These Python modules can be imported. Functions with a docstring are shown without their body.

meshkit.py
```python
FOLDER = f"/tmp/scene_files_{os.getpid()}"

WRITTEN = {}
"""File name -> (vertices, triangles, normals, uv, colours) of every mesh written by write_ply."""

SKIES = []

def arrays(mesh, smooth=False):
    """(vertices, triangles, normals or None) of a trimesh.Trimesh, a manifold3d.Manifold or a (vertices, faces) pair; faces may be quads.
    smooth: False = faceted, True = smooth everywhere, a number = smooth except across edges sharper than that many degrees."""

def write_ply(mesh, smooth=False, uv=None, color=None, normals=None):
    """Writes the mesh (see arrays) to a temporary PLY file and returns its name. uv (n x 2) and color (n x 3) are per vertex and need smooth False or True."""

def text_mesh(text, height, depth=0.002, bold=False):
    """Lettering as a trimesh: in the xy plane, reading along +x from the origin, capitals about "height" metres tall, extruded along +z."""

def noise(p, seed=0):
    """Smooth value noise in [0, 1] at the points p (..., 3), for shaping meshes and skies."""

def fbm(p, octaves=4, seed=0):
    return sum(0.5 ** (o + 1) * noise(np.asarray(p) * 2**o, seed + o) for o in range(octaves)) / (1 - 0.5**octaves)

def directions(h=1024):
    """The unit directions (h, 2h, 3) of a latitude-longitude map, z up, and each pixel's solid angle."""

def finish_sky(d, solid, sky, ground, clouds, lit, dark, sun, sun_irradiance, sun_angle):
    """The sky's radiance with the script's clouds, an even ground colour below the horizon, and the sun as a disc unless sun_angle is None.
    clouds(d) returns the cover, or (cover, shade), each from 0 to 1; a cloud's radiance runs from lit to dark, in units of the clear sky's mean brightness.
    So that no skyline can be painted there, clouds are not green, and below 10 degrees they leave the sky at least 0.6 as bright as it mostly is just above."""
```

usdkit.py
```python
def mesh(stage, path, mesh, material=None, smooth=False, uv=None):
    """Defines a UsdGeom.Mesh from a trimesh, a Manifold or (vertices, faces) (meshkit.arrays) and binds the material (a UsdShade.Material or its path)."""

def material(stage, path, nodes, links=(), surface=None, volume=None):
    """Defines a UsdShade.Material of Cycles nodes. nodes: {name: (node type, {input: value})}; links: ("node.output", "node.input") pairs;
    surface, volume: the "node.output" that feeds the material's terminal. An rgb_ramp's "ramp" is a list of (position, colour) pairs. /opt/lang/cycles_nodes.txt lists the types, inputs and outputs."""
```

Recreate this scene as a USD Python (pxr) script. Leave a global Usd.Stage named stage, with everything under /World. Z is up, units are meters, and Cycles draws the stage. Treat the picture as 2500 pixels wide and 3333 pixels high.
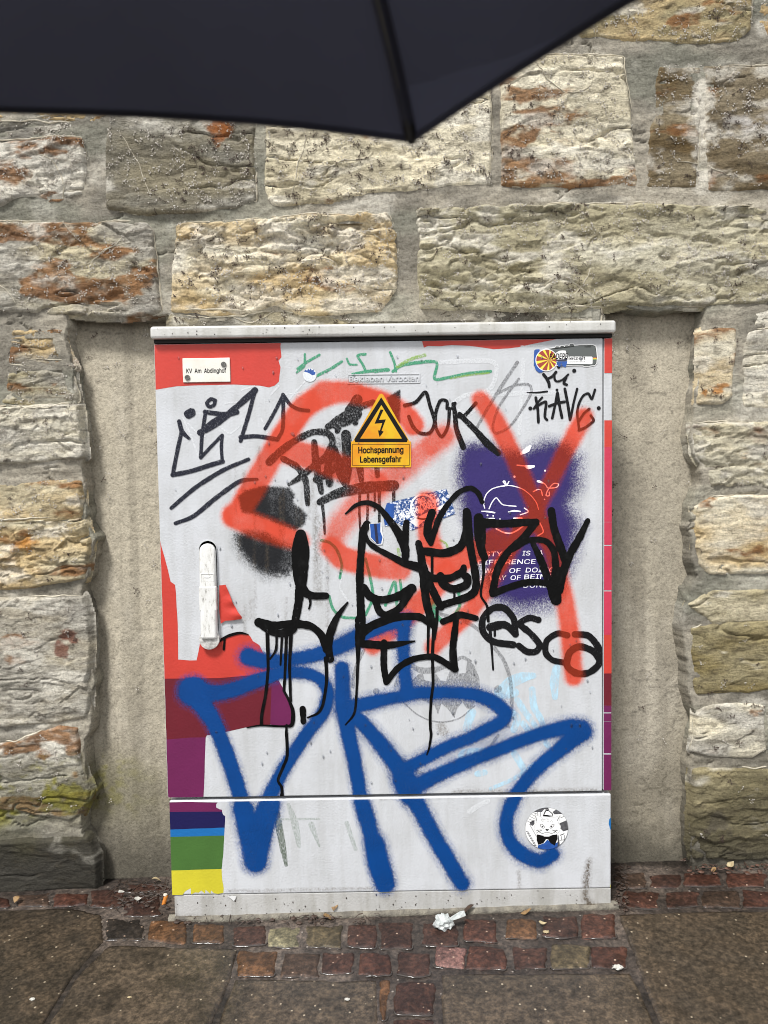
import math, numpy as np, trimesh, shapely, usdkit, meshkit
from scipy.spatial import cKDTree
from shapely.geometry import Polygon, LineString, Point, box as sbox, MultiPolygon
from shapely.ops import unary_union
from shapely import affinity
from pxr import Usd, UsdGeom, UsdLux, UsdShade, Gf, Sdf, Vt

stage = Usd.Stage.CreateInMemory()
UsdGeom.SetStageUpAxis(stage, UsdGeom.Tokens.z)
UsdGeom.SetStageMetersPerUnit(stage, 1.0)
UsdGeom.Xform.Define(stage, '/World'); UsdGeom.Scope.Define(stage, '/World/Looks')

# ------------------------------------------------------------------ camera
PW, PH, FP = 2500.0, 3333.0, 2400.0            # photograph size and focal length in its pixels
CAM = np.array([-0.01088534, -1.81262913, 1.1271289]); PITCH, ROLL, YAW = 0.05283301, -0.01431406, -0.00360706
def axes():
    r, f, u = np.array([1, 0, 0.]), np.array([0, 1, 0.]), np.array([0, 0, 1.])
    r, f = math.cos(YAW)*r + math.sin(YAW)*f, math.cos(YAW)*f - math.sin(YAW)*r
    f, u = math.cos(PITCH)*f - math.sin(PITCH)*u, math.cos(PITCH)*u + math.sin(PITCH)*f
    r, u = math.cos(ROLL)*r + math.sin(ROLL)*u, math.cos(ROLL)*u - math.sin(ROLL)*r
    return r, u, f
RT, UP, FW = axes()
cam = UsdGeom.Camera.Define(stage, '/World/camera')
m = np.eye(4); m[0, :3], m[1, :3], m[2, :3], m[3, :3] = RT, UP, -FW, CAM
cam.AddTransformOp().Set(Gf.Matrix4d(*m.ravel().tolist()))
FL = 6.5
cam.CreateFocalLengthAttr(FL); cam.CreateHorizontalApertureAttr(FL*PW/FP); cam.CreateVerticalApertureAttr(FL*PH/FP)
cam.CreateClippingRangeAttr(Gf.Vec2f(0.02, 500)); cam.CreateFStopAttr(2.6); cam.CreateFocusDistanceAttr(1.84)
cam.CreateExposureAttr(1.62)

# ------------------------------------------------------------------ sky and the veiled sun (overcast)
SUN = np.array([-0.30, -0.55, 0.95]); SUN /= np.linalg.norm(SUN)
EL, ROT = math.asin(SUN[2]), math.atan2(SUN[0], SUN[1])
usdkit.material(stage, '/World/Looks/sky', {
    'g': ('geometry', {}), 'sky': ('sky_texture', {'sky_type': 'single_scattering', 'sun_disc': False, 'sun_elevation': EL, 'sun_rotation': ROT}),
    'grey': ('hsv', {'saturation': 0.12, 'value': 1.0}),
    'n': ('noise_texture', {'scale': 3.0, 'detail': 5.0}), 'tc': ('texture_coordinate', {}),
    'cl': ('rgb_ramp', {'ramp': [(0.3, (0.82, 0.84, 0.87)), (0.7, (1.12, 1.11, 1.10))]}),
    'mul': ('mix', {'mix_type': 'multiply', 'fac': 1.0}),
    'bg': ('background_shader', {'strength': 0.066})},
    [('sky.color', 'grey.color'), ('tc.generated', 'n.vector'), ('n.fac', 'cl.fac'), ('grey.color', 'mul.color1'), ('cl.color', 'mul.color2'), ('mul.color', 'bg.color')], surface='bg.background')
dome = UsdLux.DomeLight.Define(stage, '/World/sky'); dome.CreateIntensityAttr(1.0)
UsdShade.MaterialBindingAPI.Apply(dome.GetPrim()).Bind(UsdShade.Material.Get(stage, '/World/Looks/sky'))
sun = UsdLux.DistantLight.Define(stage, '/World/sun')
sun.CreateIntensityAttr(0.4); sun.CreateAngleAttr(11.0); sun.CreateNormalizeAttr(True); sun.CreateColorAttr(Gf.Vec3f(1.0, 0.985, 0.965))
zz = SUN; xx = np.cross([0, 0, 1.], zz); xx /= np.linalg.norm(xx); yy = np.cross(zz, xx)
m = np.eye(4); m[0, :3], m[1, :3], m[2, :3] = xx, yy, zz
sun.AddTransformOp().Set(Gf.Matrix4d(*m.ravel().tolist()))

# ------------------------------------------------------------------ helpers
rng = np.random.default_rng(7)
fbm, vnoise = meshkit.fbm, meshkit.noise
def ray(px, py): return FW + RT*(px - PW/2)/FP - UP*(py - PH/2)/FP
def at_y(px, py, Y):
    d = ray(px, py); return CAM + d*((Y - CAM[1])/d[1])
GS = 0.0155                                     # the pavement rises a little to the right
def gz(x): return GS*(np.asarray(x) + 0.5575)
def at_ground(px, py):
    d = ray(px, py); t = (GS*(CAM[0] + 0.5575) - CAM[2])/(d[2] - GS*d[0]); return CAM + d*t
def srgb(r, g, b, k=1.0):
    c = np.array([r, g, b])/255.0
    return tuple(np.where(c < 0.04045, c/12.92, ((c + 0.055)/1.055)**2.4)*k)
# measured crops of the photograph: origin and scale in photograph pixels
CR = {'c1': (480, 1040, .4702), 'c2': (1240, 1040, .4822), 'c3': (480, 1700, .4702), 'c4': (1240, 1700, .4822), 'c5': (480, 2350, .4702), 'c6': (1240, 2350, .4822),
      'e1': (680, 1200, .5425), 'e2': (1050, 1480, .3617), 'e3': (1450, 1500, .33755), 'e4': (1100, 2000, .3617), 'e5': (500, 2050, .4822), 'e6': (1700, 1090, .18686), 'e7': (1690, 2600, .12658),
      'w1': (0, 0, .7836), 'w2': (1200, 0, .7836), 'w3': (0, 950, .4522), 'w4': (1900, 950, .4521), 'w5': (0, 1900, .4522), 'w6': (1900, 1900, .4521), 'g7': (0, 2750, .7535), 'g8': (1250, 2750, .7535), 's': (0, 0, 1.0)}
def px(c, p): return np.array([(CR[c][0] + CR[c][2]*x, CR[c][1] + CR[c][2]*y) for x, y in p])
def onp(c, p, Y=0.0): return np.array([at_y(x, y, Y)[[0, 2]] for x, y in px(c, p)])   # (x, z) on the plane y = Y
MM = (0 - CAM[1])/FP                            # metres per photograph pixel on the cabinet's front
def ong(c, p): return np.array([at_ground(x, y)[:2] for x, y in px(c, p)])
taken = {}
def numbered(parent, name):
    k = taken.get((parent, name), -1) + 1; taken[(parent, name)] = k
    return f'{parent}/{name}' + (f'_{k:03d}' if k else '')
def tag(prim, label=None, category=None, group=None, kind=None):
    for k, v in (('label', label), ('category', category), ('group', group), ('kind', kind)):
        if v: prim.SetCustomDataByKey(k, v)
    return prim
def thing(name, label=None, category=None, loc=(0, 0, 0), kind=None, group=None):
    p = numbered('/World', name); x = UsdGeom.Xform.Define(stage, p)
    if any(loc): x.AddTranslateOp().Set(Gf.Vec3d(*map(float, loc)))
    return tag(x.GetPrim(), label, category, group, kind)
def part(parent, name, mesh, mat, smooth=False, label=None, kind=None, vary=None, **pv):
    base = '/World' if parent is None else str(parent.GetPath())
    g = usdkit.mesh(stage, numbered(base, name), mesh, MATS[mat], smooth=smooth)
    api = UsdGeom.PrimvarsAPI(g)
    for k, v in pv.items():
        v = np.asarray(v, np.float32)
        if v.ndim == 2: api.CreatePrimvar(k, Sdf.ValueTypeNames.Color3fArray, 'vertex').Set(Vt.Vec3fArray.FromNumpy(v))
        else: api.CreatePrimvar(k, Sdf.ValueTypeNames.FloatArray, 'vertex').Set(Vt.FloatArray.FromNumpy(v))
    return tag(g.GetPrim(), label, None, None, kind)
MATS = {}
def mat(name, nodes, links, surface='p.BSDF'):
    MATS[name] = usdkit.material(stage, '/World/Looks/' + name, nodes, links, surface=surface); return name
def paint(name, col, rough=0.5, col2=None, vscale=30., vstretch=(1, 1, 1), lo=.35, hi=.7, bump=0., bscale=300., spec=0.5, metallic=0., alpha=None, coat=0., detail=4., rough2=None):
    """A surface of one or two colours mixed by noise, with a fine relief."""
    N = {'g': ('geometry', {}), 'mp': ('mapping', {'scale': vstretch}), 'n': ('noise_texture', {'scale': vscale, 'detail': detail, 'roughness': .6}),
         'r': ('rgb_ramp', {'ramp': [(lo, col), (hi, col2 or col)]}),
         'p': ('principled_bsdf', {'roughness': rough, 'specular_ior_level': spec, 'metallic': metallic, 'coat_weight': coat})}
    L = [('g.position', 'mp.vector'), ('mp.vector', 'n.vector'), ('n.fac', 'r.fac'), ('r.color', 'p.base_color')]
    if rough2 is not None:
        N['rr'] = ('map_range', {'from_min': lo, 'from_max': hi, 'to_min': rough, 'to_max': rough2, 'clamp': True}); L += [('n.fac', 'rr.value'), ('rr.result', 'p.roughness')]
    if bump:
        N['bn'] = ('noise_texture', {'scale': bscale, 'detail': 3.}); N['b'] = ('bump', {'strength': 1.0, 'distance': bump})
        L += [('g.position', 'bn.vector'), ('bn.fac', 'b.height'), ('b.normal', 'p.normal')]
    return mat(name, N, L)

def catmull(p, r, step):
    p = np.asarray(p, float); r = np.broadcast_to(np.asarray(r, float), (len(p),)).copy() if np.ndim(r) == 0 or len(np.atleast_1d(r)) != len(p) else np.asarray(r, float)
    if len(p) == 1: return p, r
    q = np.column_stack([p, r]); a = np.vstack([2*q[0] - q[1], q, 2*q[-1] - q[-2]]); out = []
    for i in range(1, len(a) - 2):
        n = max(2, int(np.linalg.norm(a[i+1, :2] - a[i, :2])/step) + 1); t = np.linspace(0, 1, n, endpoint=False)[:, None]
        p0, p1, p2, p3 = a[i-1], a[i], a[i+1], a[i+2]
        m1, m2 = (p2 - p0)*.42, (p3 - p1)*.42
        out.append((2*t**3 - 3*t**2 + 1)*p1 + (t**3 - 2*t**2 + t)*m1 + (-2*t**3 + 3*t**2)*p2 + (t**3 - t**2)*m2)
    out = np.vstack(out + [q[-1:]]); return out[:, :2], np.maximum(out[:, 2], 1e-4)
def stroke(c, pts, hw, step=.004):
    """A pen or spray stroke: centre line and half width (both in crop pixels) -> metres on the cabinet's front."""
    return catmull(onp(c, pts), np.asarray(hw, float)*CR[c][2]*MM, step)
CIRC = np.stack([np.cos(np.arange(14)*np.pi/7), np.sin(np.arange(14)*np.pi/7)], 1)
def hard(strokes, wob=0.0006, seed=0):
    shapes = []
    for P, Rr in strokes:
        Rr = np.maximum(Rr*(1 + .12*(vnoise(np.column_stack([P*90, np.full(len(P), seed)]), seed) - .5) + .16*(vnoise(np.column_stack([P*300, np.full(len(P), seed)]), seed + 1) - .5)), .0006)
        if len(P) == 1: shapes.append(Polygon(P[0] + CIRC*Rr[0])); continue
        for i in range(len(P) - 1):
            shapes.append(shapely.MultiPoint(np.vstack([P[i] + CIRC*Rr[i], P[i+1] + CIRC*Rr[i+1]])).convex_hull)
    return unary_union(shapes).simplify(.00025)
def thick(st, k=1.12): return [(P, Rr*k) for P, Rr in st]
def flat(poly, y):
    """A polygon of the (x, z) plane as a sheet facing the viewer at depth y."""
    V, F, n = [], [], 0
    for g in getattr(poly, 'geoms', [poly]):
        if g.geom_type != 'Polygon' or g.area < 2e-7: continue
        v, f = trimesh.creation.triangulate_polygon(g, engine='earcut')
        a = v[f[:, 1]] - v[f[:, 0]]; b = v[f[:, 2]] - v[f[:, 0]]
        f = np.where((a[:, 0]*b[:, 1] - a[:, 1]*b[:, 0] < 0)[:, None], f[:, ::-1], f)
        V.append(v); F.append(f + n); n += len(v)
    v = np.vstack(V); return np.column_stack([v[:, 0], np.full(len(v), y), v[:, 1]]), np.vstack(F)
def slab(poly, y, thick):
    ms = [trimesh.creation.extrude_polygon(g, thick, engine='earcut') for g in getattr(poly, 'geoms', [poly]) if g.geom_type == 'Polygon' and g.area > 2e-7]
    mm = trimesh.util.concatenate(ms); v = mm.vertices
    return np.column_stack([v[:, 0], y - v[:, 2], v[:, 1]]), mm.faces     # (x, y, z)->(x, -z, y): a rotation, faces keep their sense
def poly(c, p, Y=0.0): return Polygon(onp(c, p, Y)).buffer(0)
def text_poly(text, x0, x1, z0, cap, bold=False, slant=0., rot=0., fat=0.):
    t = meshkit.text_mesh(text, 1.0, .1, bold)
    tri = t.faces[(t.face_normals[:, 2] > .9)]
    P = unary_union([Polygon(t.vertices[f, :2]) for f in tri]).buffer(.002 + fat)
    b = P.bounds; P = affinity.translate(P, -b[0], 0); P = affinity.scale(P, (x1 - x0)/(b[2] - b[0]), cap, origin=(0, 0))
    if slant: P = affinity.affine_transform(P, [1, slant, 0, 1, 0, 0])
    P = affinity.translate(P, x0, z0)
    return affinity.rotate(P, rot, origin=(x0, z0)) if rot else P
def text_at(c, text, x0, x1, base, cap, **k):
    (ax, az), (bx, _) = onp(c, [(x0, base), (x1, base)]); return text_poly(text, ax, bx, az, cap*CR[c][2]*MM, **k)
def rbox(x0, x1, y0, y1, z0, z1, r=.004, seg=4):
    """A box with rounded edges."""
    import manifold3d as m3
    s = m3.Manifold.sphere(r, 4*seg)
    return m3.Manifold.batch_hull([s.translate((x, y, z)) for x in (x0 + r, x1 - r) for y in (y0 + r, y1 - r) for z in (z0 + r, z1 - r)])
def box(x0, x1, y0, y1, z0, z1): return trimesh.creation.box(bounds=[(x0, y0, z0), (x1, y1, z1)])
def tube(points, radii, sides=6, cap=True):
    p = np.asarray(points, float); t = np.gradient(p, axis=0); t /= np.linalg.norm(t, axis=1, keepdims=True) + 1e-12
    a = np.cross(t, np.where(np.abs(t[:, 2:]) < .9, [0, 0, 1.], [1., 0, 0])); a /= np.linalg.norm(a, axis=1, keepdims=True) + 1e-12
    b, w = np.cross(t, a), np.arange(sides)*2*np.pi/sides
    v = p[:, None] + np.broadcast_to(radii, (len(p),))[:, None, None]*(np.cos(w)[None, :, None]*a[:, None] + np.sin(w)[None, :, None]*b[:, None])
    i, j = np.meshgrid(np.arange(len(p) - 1), np.arange(sides), indexing='ij')
    q = np.stack([i*sides + j, i*sides + (j+1) % sides, (i+1)*sides + (j+1) % sides, (i+1)*sides + j], -1).reshape(-1, 4)
    f = np.vstack([q[:, [0, 1, 2]], q[:, [0, 2, 3]]]); v = v.reshape(-1, 3)
    if cap:
        n = len(v); v = np.vstack([v, p[:1], p[-1:]]); k = np.arange(sides); e = (len(p) - 1)*sides
        f = np.vstack([f, np.stack([np.full(sides, n), (k+1) % sides, k], 1), np.stack([np.full(sides, n+1), e + k, e + (k+1) % sides], 1)])
    return v, f
def join(ms):
    V, F, n = [], [], 0
    for v, f in ms: V.append(v); F.append(np.asarray(f) + n); n += len(v)
    return np.vstack(V), np.vstack(F)
def grid_faces(keep):
    """Triangles of the cells of a (nx, nz) grid of points whose four corners' cell is kept; facing -y for (x, z) grids."""
    nx, nz = keep.shape[0] + 1, keep.shape[1] + 1
    i, j = np.nonzero(keep); a, b, c, d = i*nz + j, (i+1)*nz + j, (i+1)*nz + j+1, i*nz + j+1
    return np.vstack([np.stack([a, b, c], 1), np.stack([a, c, d], 1)])
def compact(v, f, *extra):
    used = np.unique(f); new = np.full(len(v), -1); new[used] = np.arange(len(used))
    return (v[used], new[f]) + tuple(e[used] for e in extra)
def sm(x, a, b):
    t = np.clip((x - a)/(b - a), 0, 1); return t*t*(3 - 2*t)
def mixc(a, b, t): return np.asarray(a) + (np.asarray(b) - np.asarray(a))*np.asarray(t)[..., None]
def sdf(P, pg):
    """Signed distance to a polygon, positive inside."""
    shapely.prepare(pg); pts = shapely.points(P[:, 0], P[:, 1]); d = shapely.distance(pts, pg.exterior)
    return np.where(shapely.contains_xy(pg, P[:, 0], P[:, 1]), d, -d)

# ------------------------------------------------------------------ materials of the setting
def rock(name, rough=.85, bump=.004, sy=1., fine=.0026, spec=.2, soft=1.):
    """Vertex colours broken up by grain, with strata and grain as relief."""
    return mat(name, {
        'g': ('geometry', {}), 'c': ('attribute', {'attribute': 'tint'}), 'mp': ('mapping', {'scale': (1, 1, 3.2*sy)}),
        'n': ('noise_texture', {'scale': 30., 'detail': 9., 'roughness': .78}), 'f': ('noise_texture', {'scale': 150., 'detail': 4., 'roughness': .75}),
        'r': ('rgb_ramp', {'ramp': [(.30, (.40, .385, .36)), (.45, (.88, .87, .86)), (.56, (1.05, 1.05, 1.04)), (.72, (1.42, 1.4, 1.36))]}),
        'rf': ('rgb_ramp', {'ramp': [(.28, (.42, .41, .39)), (.45, (.95, .95, .95)), (.72, (1.45, 1.44, 1.42))]}),
        'm': ('mix', {'mix_type': 'multiply', 'fac': .85*soft}), 'm2': ('mix', {'mix_type': 'multiply', 'fac': .8}),
        'b1': ('bump', {'strength': 1., 'distance': bump}), 'b2': ('bump', {'strength': 1., 'distance': fine}),
        'p': ('principled_bsdf', {'roughness': rough, 'specular_ior_level': spec})},
        [('g.position', 'mp.vector'), ('mp.vector', 'n.vector'), ('g.position', 'f.vector'), ('n.fac', 'r.fac'), ('f.fac', 'rf.fac'), ('c.color', 'm.color1'), ('r.color', 'm.color2'),
         ('m.color', 'm2.color1'), ('rf.color', 'm2.color2'), ('m2.color', 'p.base_color'), ('n.fac', 'b1.height'), ('f.fac', 'b2.height'), ('b1.normal', 'b2.normal'), ('b2.normal', 'p.normal')])
rock('rough_stone', bump=.006); rock('mortar', bump=.0022, sy=.9, fine=.0022); rock('render_plaster', bump=.0006, sy=.2, fine=.0026, rough=.9, soft=.4)
def wet(name, speck, rough0, rough1, bump=.0016):
    """Wet granular paving: tint times grain, light grit, and a water film of changing gloss."""
    return mat(name, {
        'g': ('geometry', {}), 'c': ('attribute', {'attribute': 'tint'}), 'n': ('noise_texture', {'scale': 75., 'detail': 6., 'roughness': .8}), 'v': ('voronoi_texture', {'scale': 85.}),
        'w': ('noise_texture', {'scale': 9., 'detail': 4.}), 'r': ('rgb_ramp', {'ramp': [(.32, (.28, .27, .26)), (.48, (.9, .9, .9)), (.66, (2.4, 2.3, 2.15))]}),
        'm': ('mix', {'mix_type': 'multiply', 'fac': 1.}), 'vr': ('rgb_ramp', {'ramp': [(.14, (.8, .8, .8)), (.26, (0, 0, 0))]}),
        'vs': ('white_noise_texture', {}), 'vm': ('math', {'math_type': 'greater_than', 'value2': .90}), 'vf': ('math', {'math_type': 'multiply'}),
        'm2': ('mix', {'color2': speck}), 'rr': ('map_range', {'from_min': .35, 'from_max': .65, 'to_min': rough0, 'to_max': rough1, 'clamp': True}),
        'b': ('bump', {'strength': 1., 'distance': bump}), 'p': ('principled_bsdf', {'specular_ior_level': .36})},
        [('g.position', 'n.vector'), ('g.position', 'v.vector'), ('g.position', 'w.vector'), ('n.fac', 'r.fac'), ('c.color', 'm.color1'), ('r.color', 'm.color2'), ('v.distance', 'vr.fac'), ('v.position', 'vs.vector'),
         ('vs.value', 'vm.value1'), ('vm.value', 'vf.value1'), ('vr.color', 'vf.value2'), ('vf.value', 'm2.fac'), ('m.color', 'm2.color1'), ('m2.color', 'p.base_color'), ('w.fac', 'rr.value'), ('rr.result', 'p.roughness'),
         ('n.fac', 'b.height'), ('b.normal', 'p.normal')])
wet('wet_slab', srgb(168, 154, 132), .16, .44, .0018); wet('wet_cobble', srgb(176, 150, 130), .30, .58, .0026); wet('wet_grout', srgb(160, 150, 140), .25, .6, .003)

# ------------------------------------------------------------------ the ground
street = UsdGeom.Xform.Define(stage, '/World/pavement').GetPrim(); tag(street, kind='structure')
gx, gy = np.meshgrid(np.linspace(-1.5, 1.5, 401), np.linspace(-1.05, .4, 196), indexing='ij')
gp = np.column_stack([gx.ravel(), gy.ravel()]); gh = gz(gp[:, 0]) + .004*(fbm(np.column_stack([gp*9, np.zeros(len(gp))]), 3, 5) - .5)
GROUT = None
gf = grid_faces(np.ones((400, 195), bool))

big = trimesh.creation.box(bounds=[(-60, -60, -1), (60, 6, -.035)])
part(street, 'ground_sheet', big, paint('far_ground', srgb(70, 62, 55), .5, srgb(55, 48, 42)), kind='structure')

WETR = []
def paver(name, P, top, matname, tintc, tint2, r=.006, grid=.006, dome=.004, rough=.002, seed=0, depth=.03, warp=.004):
    """A stone of the pavement as a small relief inside polygon P, its rim falling into the joint."""
    P = Polygon(P).buffer(0); P = P.buffer(-r*1.2).buffer(r*1.2); x0, y0, x1, y1 = P.bounds
    nx, ny = max(4, int((x1 - x0 + .016)/grid)), max(4, int((y1 - y0 + .016)/grid))
    X, Y = np.meshgrid(np.linspace(x0 - .008, x1 + .008, nx), np.linspace(y0 - .008, y1 + .008, ny), indexing='ij'); Q = np.column_stack([X.ravel(), Y.ravel()])
    s3 = np.column_stack([Q, np.full(len(Q), seed*1.7)])
    d = sdf(Q + warp*2*(np.stack([fbm(s3*40, 2, seed), fbm(s3*40, 2, seed + 9)], 1) - .5), P)
    h = top + dome*sm(d, 0, .03) + rough*2*(fbm(s3*45, 4, seed + 3) - .5)
    h = np.where(d < r, h - (r - np.maximum(d, -.01))**2/r*.75 - np.where(d < 0, -d*2.2, 0), h)
    dd = d.reshape(nx, ny); keep = np.maximum.reduce([dd[:-1, :-1], dd[1:, :-1], dd[1:, 1:], dd[:-1, 1:]]) > -.004
    c = mixc(tintc, tint2, sm(fbm(s3*18, 4, seed + 5), .38, .66))
    v, f, c = compact(np.column_stack([Q, h + gz(Q[:, 0])]), grid_faces(keep), c)
    if name == 'cobble':
        o = np.array(P.exterior.coords); b = P.exterior; n = int(b.length/.004); e = np.array([b.interpolate(i*.004).coords[0] for i in range(n)]); o = np.roll(e, -int(np.argmax(e[:, 1])), 0); o = o[(o[:, 1] < y0 + .016)]; o = o[np.argsort(o[:, 0])]
        if len(o) > 6:
            wob = .004*(fbm(np.column_stack([o*60, np.full(len(o), seed)]), 3, 41) - .5); wdt = .0016*sm(vnoise(np.column_stack([o*45, np.full(len(o), seed)]), 42), .25, .7) + .0002
            WETR.append(tube(np.column_stack([o[:, 0], o[:, 1] - .001 + wob, gz(o[:, 0]) + top*.35 + .001]), wdt, 6))
    return part(street, name, (v, f), matname, True, tint=c)
def quad(c, x0, x1, y0, y1, sk=0):             # a cobble seen from x0..x1, y0..y1 in the crop, its corners a little uneven
    j = lambda: rng.normal(0, 5)
    return ong(c, [(x0 + sk + j(), y0 + j()), ((x0 + x1)/2 + j(), y0 + j()*.5), (x1 + sk + j(), y0 + j()), (x1 + j()*.6, (y0 + y1)/2), (x1 + j(), y1 + j()), ((x0+x1)/2, y1 + j()*.4), (x0 + j(), y1 + j()), (x0 + j()*.6, (y0 + y1)/2)])
MAR, RED, ORA, BRO, OLI, PAL, PNK, DRK = (srgb(*c) for c in ((62, 42, 35), (72, 46, 37), (94, 67, 46), (66, 52, 43), (78, 69, 52), (122, 116, 92), (116, 86, 80), (42, 37, 33)))
cob = [('g7', 450, 625, 318, 415, DRK, .002), ('g7', 640, 812, 335, 432, ORA, .008), ('g7', 830, 970, 346, 428, ORA, .007), ('g7', 1000, 1150, 350, 440, MAR, .004), ('g7', 1150, 1303, 355, 448, PAL, .004),
       ('g7', 1318, 1478, 350, 446, OLI, .004), ('g7', 1497, 1628, 342, 448, MAR, .005), ('g7', 1640, 1782, 336, 452, MAR, .005), ('g8', 162, 322, 330, 442, MAR, .002), ('g8', 346, 488, 325, 420, RED, .006),
       ('g8', 520, 658, 320, 410, ORA, .006), ('g8', 682, 838, 310, 408, MAR, .005), ('g8', 850, 1000, 302, 408, RED, .007),
       ('g7', 1020, 1195, 460, 570, ORA, .008), ('g7', 1213, 1375, 470, 575, BRO, .005), ('g7', 1386, 1530, 468, 565, MAR, .006), ('g7', 1545, 1692, 470, 565, RED, .006), ('g8', 60, 202, 466, 578, MAR, .005),
       ('g8', 212, 350, 440, 536, PNK, .007), ('g8', 358, 530, 440, 540, RED, .006), ('g8', 550, 704, 440, 542, MAR, .006), ('g8', 712, 888, 428, 540, OLI, .005), ('g8', 890, 1055, 440, 538, RED, .006),
       ('g8', 45, 218, 594, 742, MAR, .006), ('g8', -22, 18, 578, 765, ORA, .005), ('g8', 40, 222, 752, 880, MAR, .006), ('g8', -24, 18, 775, 900, BRO, .006),
       ('g7', -60, 45, 225, 276, RED, .005), ('g7', 68, 222, 214, 268, BRO, .004), ('g7', 228, 384, 208, 264, RED, .006), ('g7', 388, 536, 196, 275, MAR, .004), ('g7', 528, 700, 220, 310, MAR, .003), ('g7', 545, 735, 165, 205, MAR, .002),
       ('g8', 998, 1138, 124, 192, BRO, .005), ('g8', 1147, 1288, 126, 194, MAR, .005), ('g8', 1292, 1462, 126, 185, RED, .005), ('g8', 1472, 1650, 126, 184, RED, .006), ('g8', 1662, 1830, 124, 180, MAR, .005),
       ('g8', 1030, 1195, 206, 280, RED, .005), ('g8', 1213, 1360, 202, 275, MAR, .005), ('g8', 1374, 1540, 198, 276, BRO, .005), ('g8', 1548, 1702, 198, 276, RED, .005), ('g8', 1715, 1870, 194, 272, MAR, .005)]
COBS = [Polygon(ong(c, [(x0, y0), (x1, y0), (x1, y1), (x0, y1)])).buffer(.03) for c, x0, x1, y0, y1, *_ in cob]
cu = unary_union(COBS); shapely.prepare(cu); near = sm(-shapely.distance(shapely.points(gp[:, 0], gp[:, 1]), cu), -.02, -.001)
nz_ = sm(fbm(np.column_stack([gp*7, np.ones(len(gp))]), 4, 3), .35, .65)
part(street, 'grout_bed', (np.column_stack([gp, gh]), gf), 'wet_grout', True, tint=mixc(mixc(srgb(46, 41, 37), srgb(34, 30, 27), nz_), mixc(srgb(80, 72, 66), srgb(52, 46, 42), nz_), near))
for k, (c, x0, x1, y0, y1, col, top) in enumerate(cob):
    col = np.asarray(col)
    paver('cobble', quad(c, x0, x1, y0, y1, rng.normal(4, 5)), top*.4, 'wet_cobble', tuple(col*.86), tuple(col*.5), seed=k + 20, r=.006, grid=.0045, dome=.0025, rough=.0032)
SL1, SL2, SL3, SL4 = srgb(64, 55, 45), srgb(48, 42, 35), srgb(69, 60, 50), srgb(57, 50, 42)
part(street, 'water_rim', join(WETR), mat('water_rim', {'p': ('principled_bsdf', {'base_color': srgb(60, 54, 50), 'roughness': .14, 'specular_ior_level': .6})}, []), True, kind='stuff')
slabs = [('g7', [(-420, 290), (-60, 286), (60, 282), (300, 276), (440, 305), (452, 420), (318, 566), (184, 780), (100, 960), (-700, 960)], SL2, SL1),
         ('g7', [(470, 436), (1026, 452), (1006, 560), (914, 790), (860, 960), (130, 960), (206, 782), (334, 570)], SL3, SL2),
         ('g7', [(1014, 582), (1500, 590), (1632, 588), (1632, 960), (880, 960), (934, 790)], SL3, SL4),
         ('g8', [(247, 560), (1068, 558), (1112, 640), (1164, 774), (1230, 960), (250, 960)], SL3, SL4),
         ('g8', [(1012, 304), (1300, 292), (1900, 286), (2300, 960), (1258, 960), (1186, 774), (1132, 640), (1066, 450)], SL1, SL4)]
for k, (c, p, a, b) in enumerate(slabs):
    paver('paving_slab', ong(c, p), .003, 'wet_slab', a, b, r=.004, grid=.007, dome=.001, rough=.0016, seed=k + 80, warp=.0015)
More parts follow.
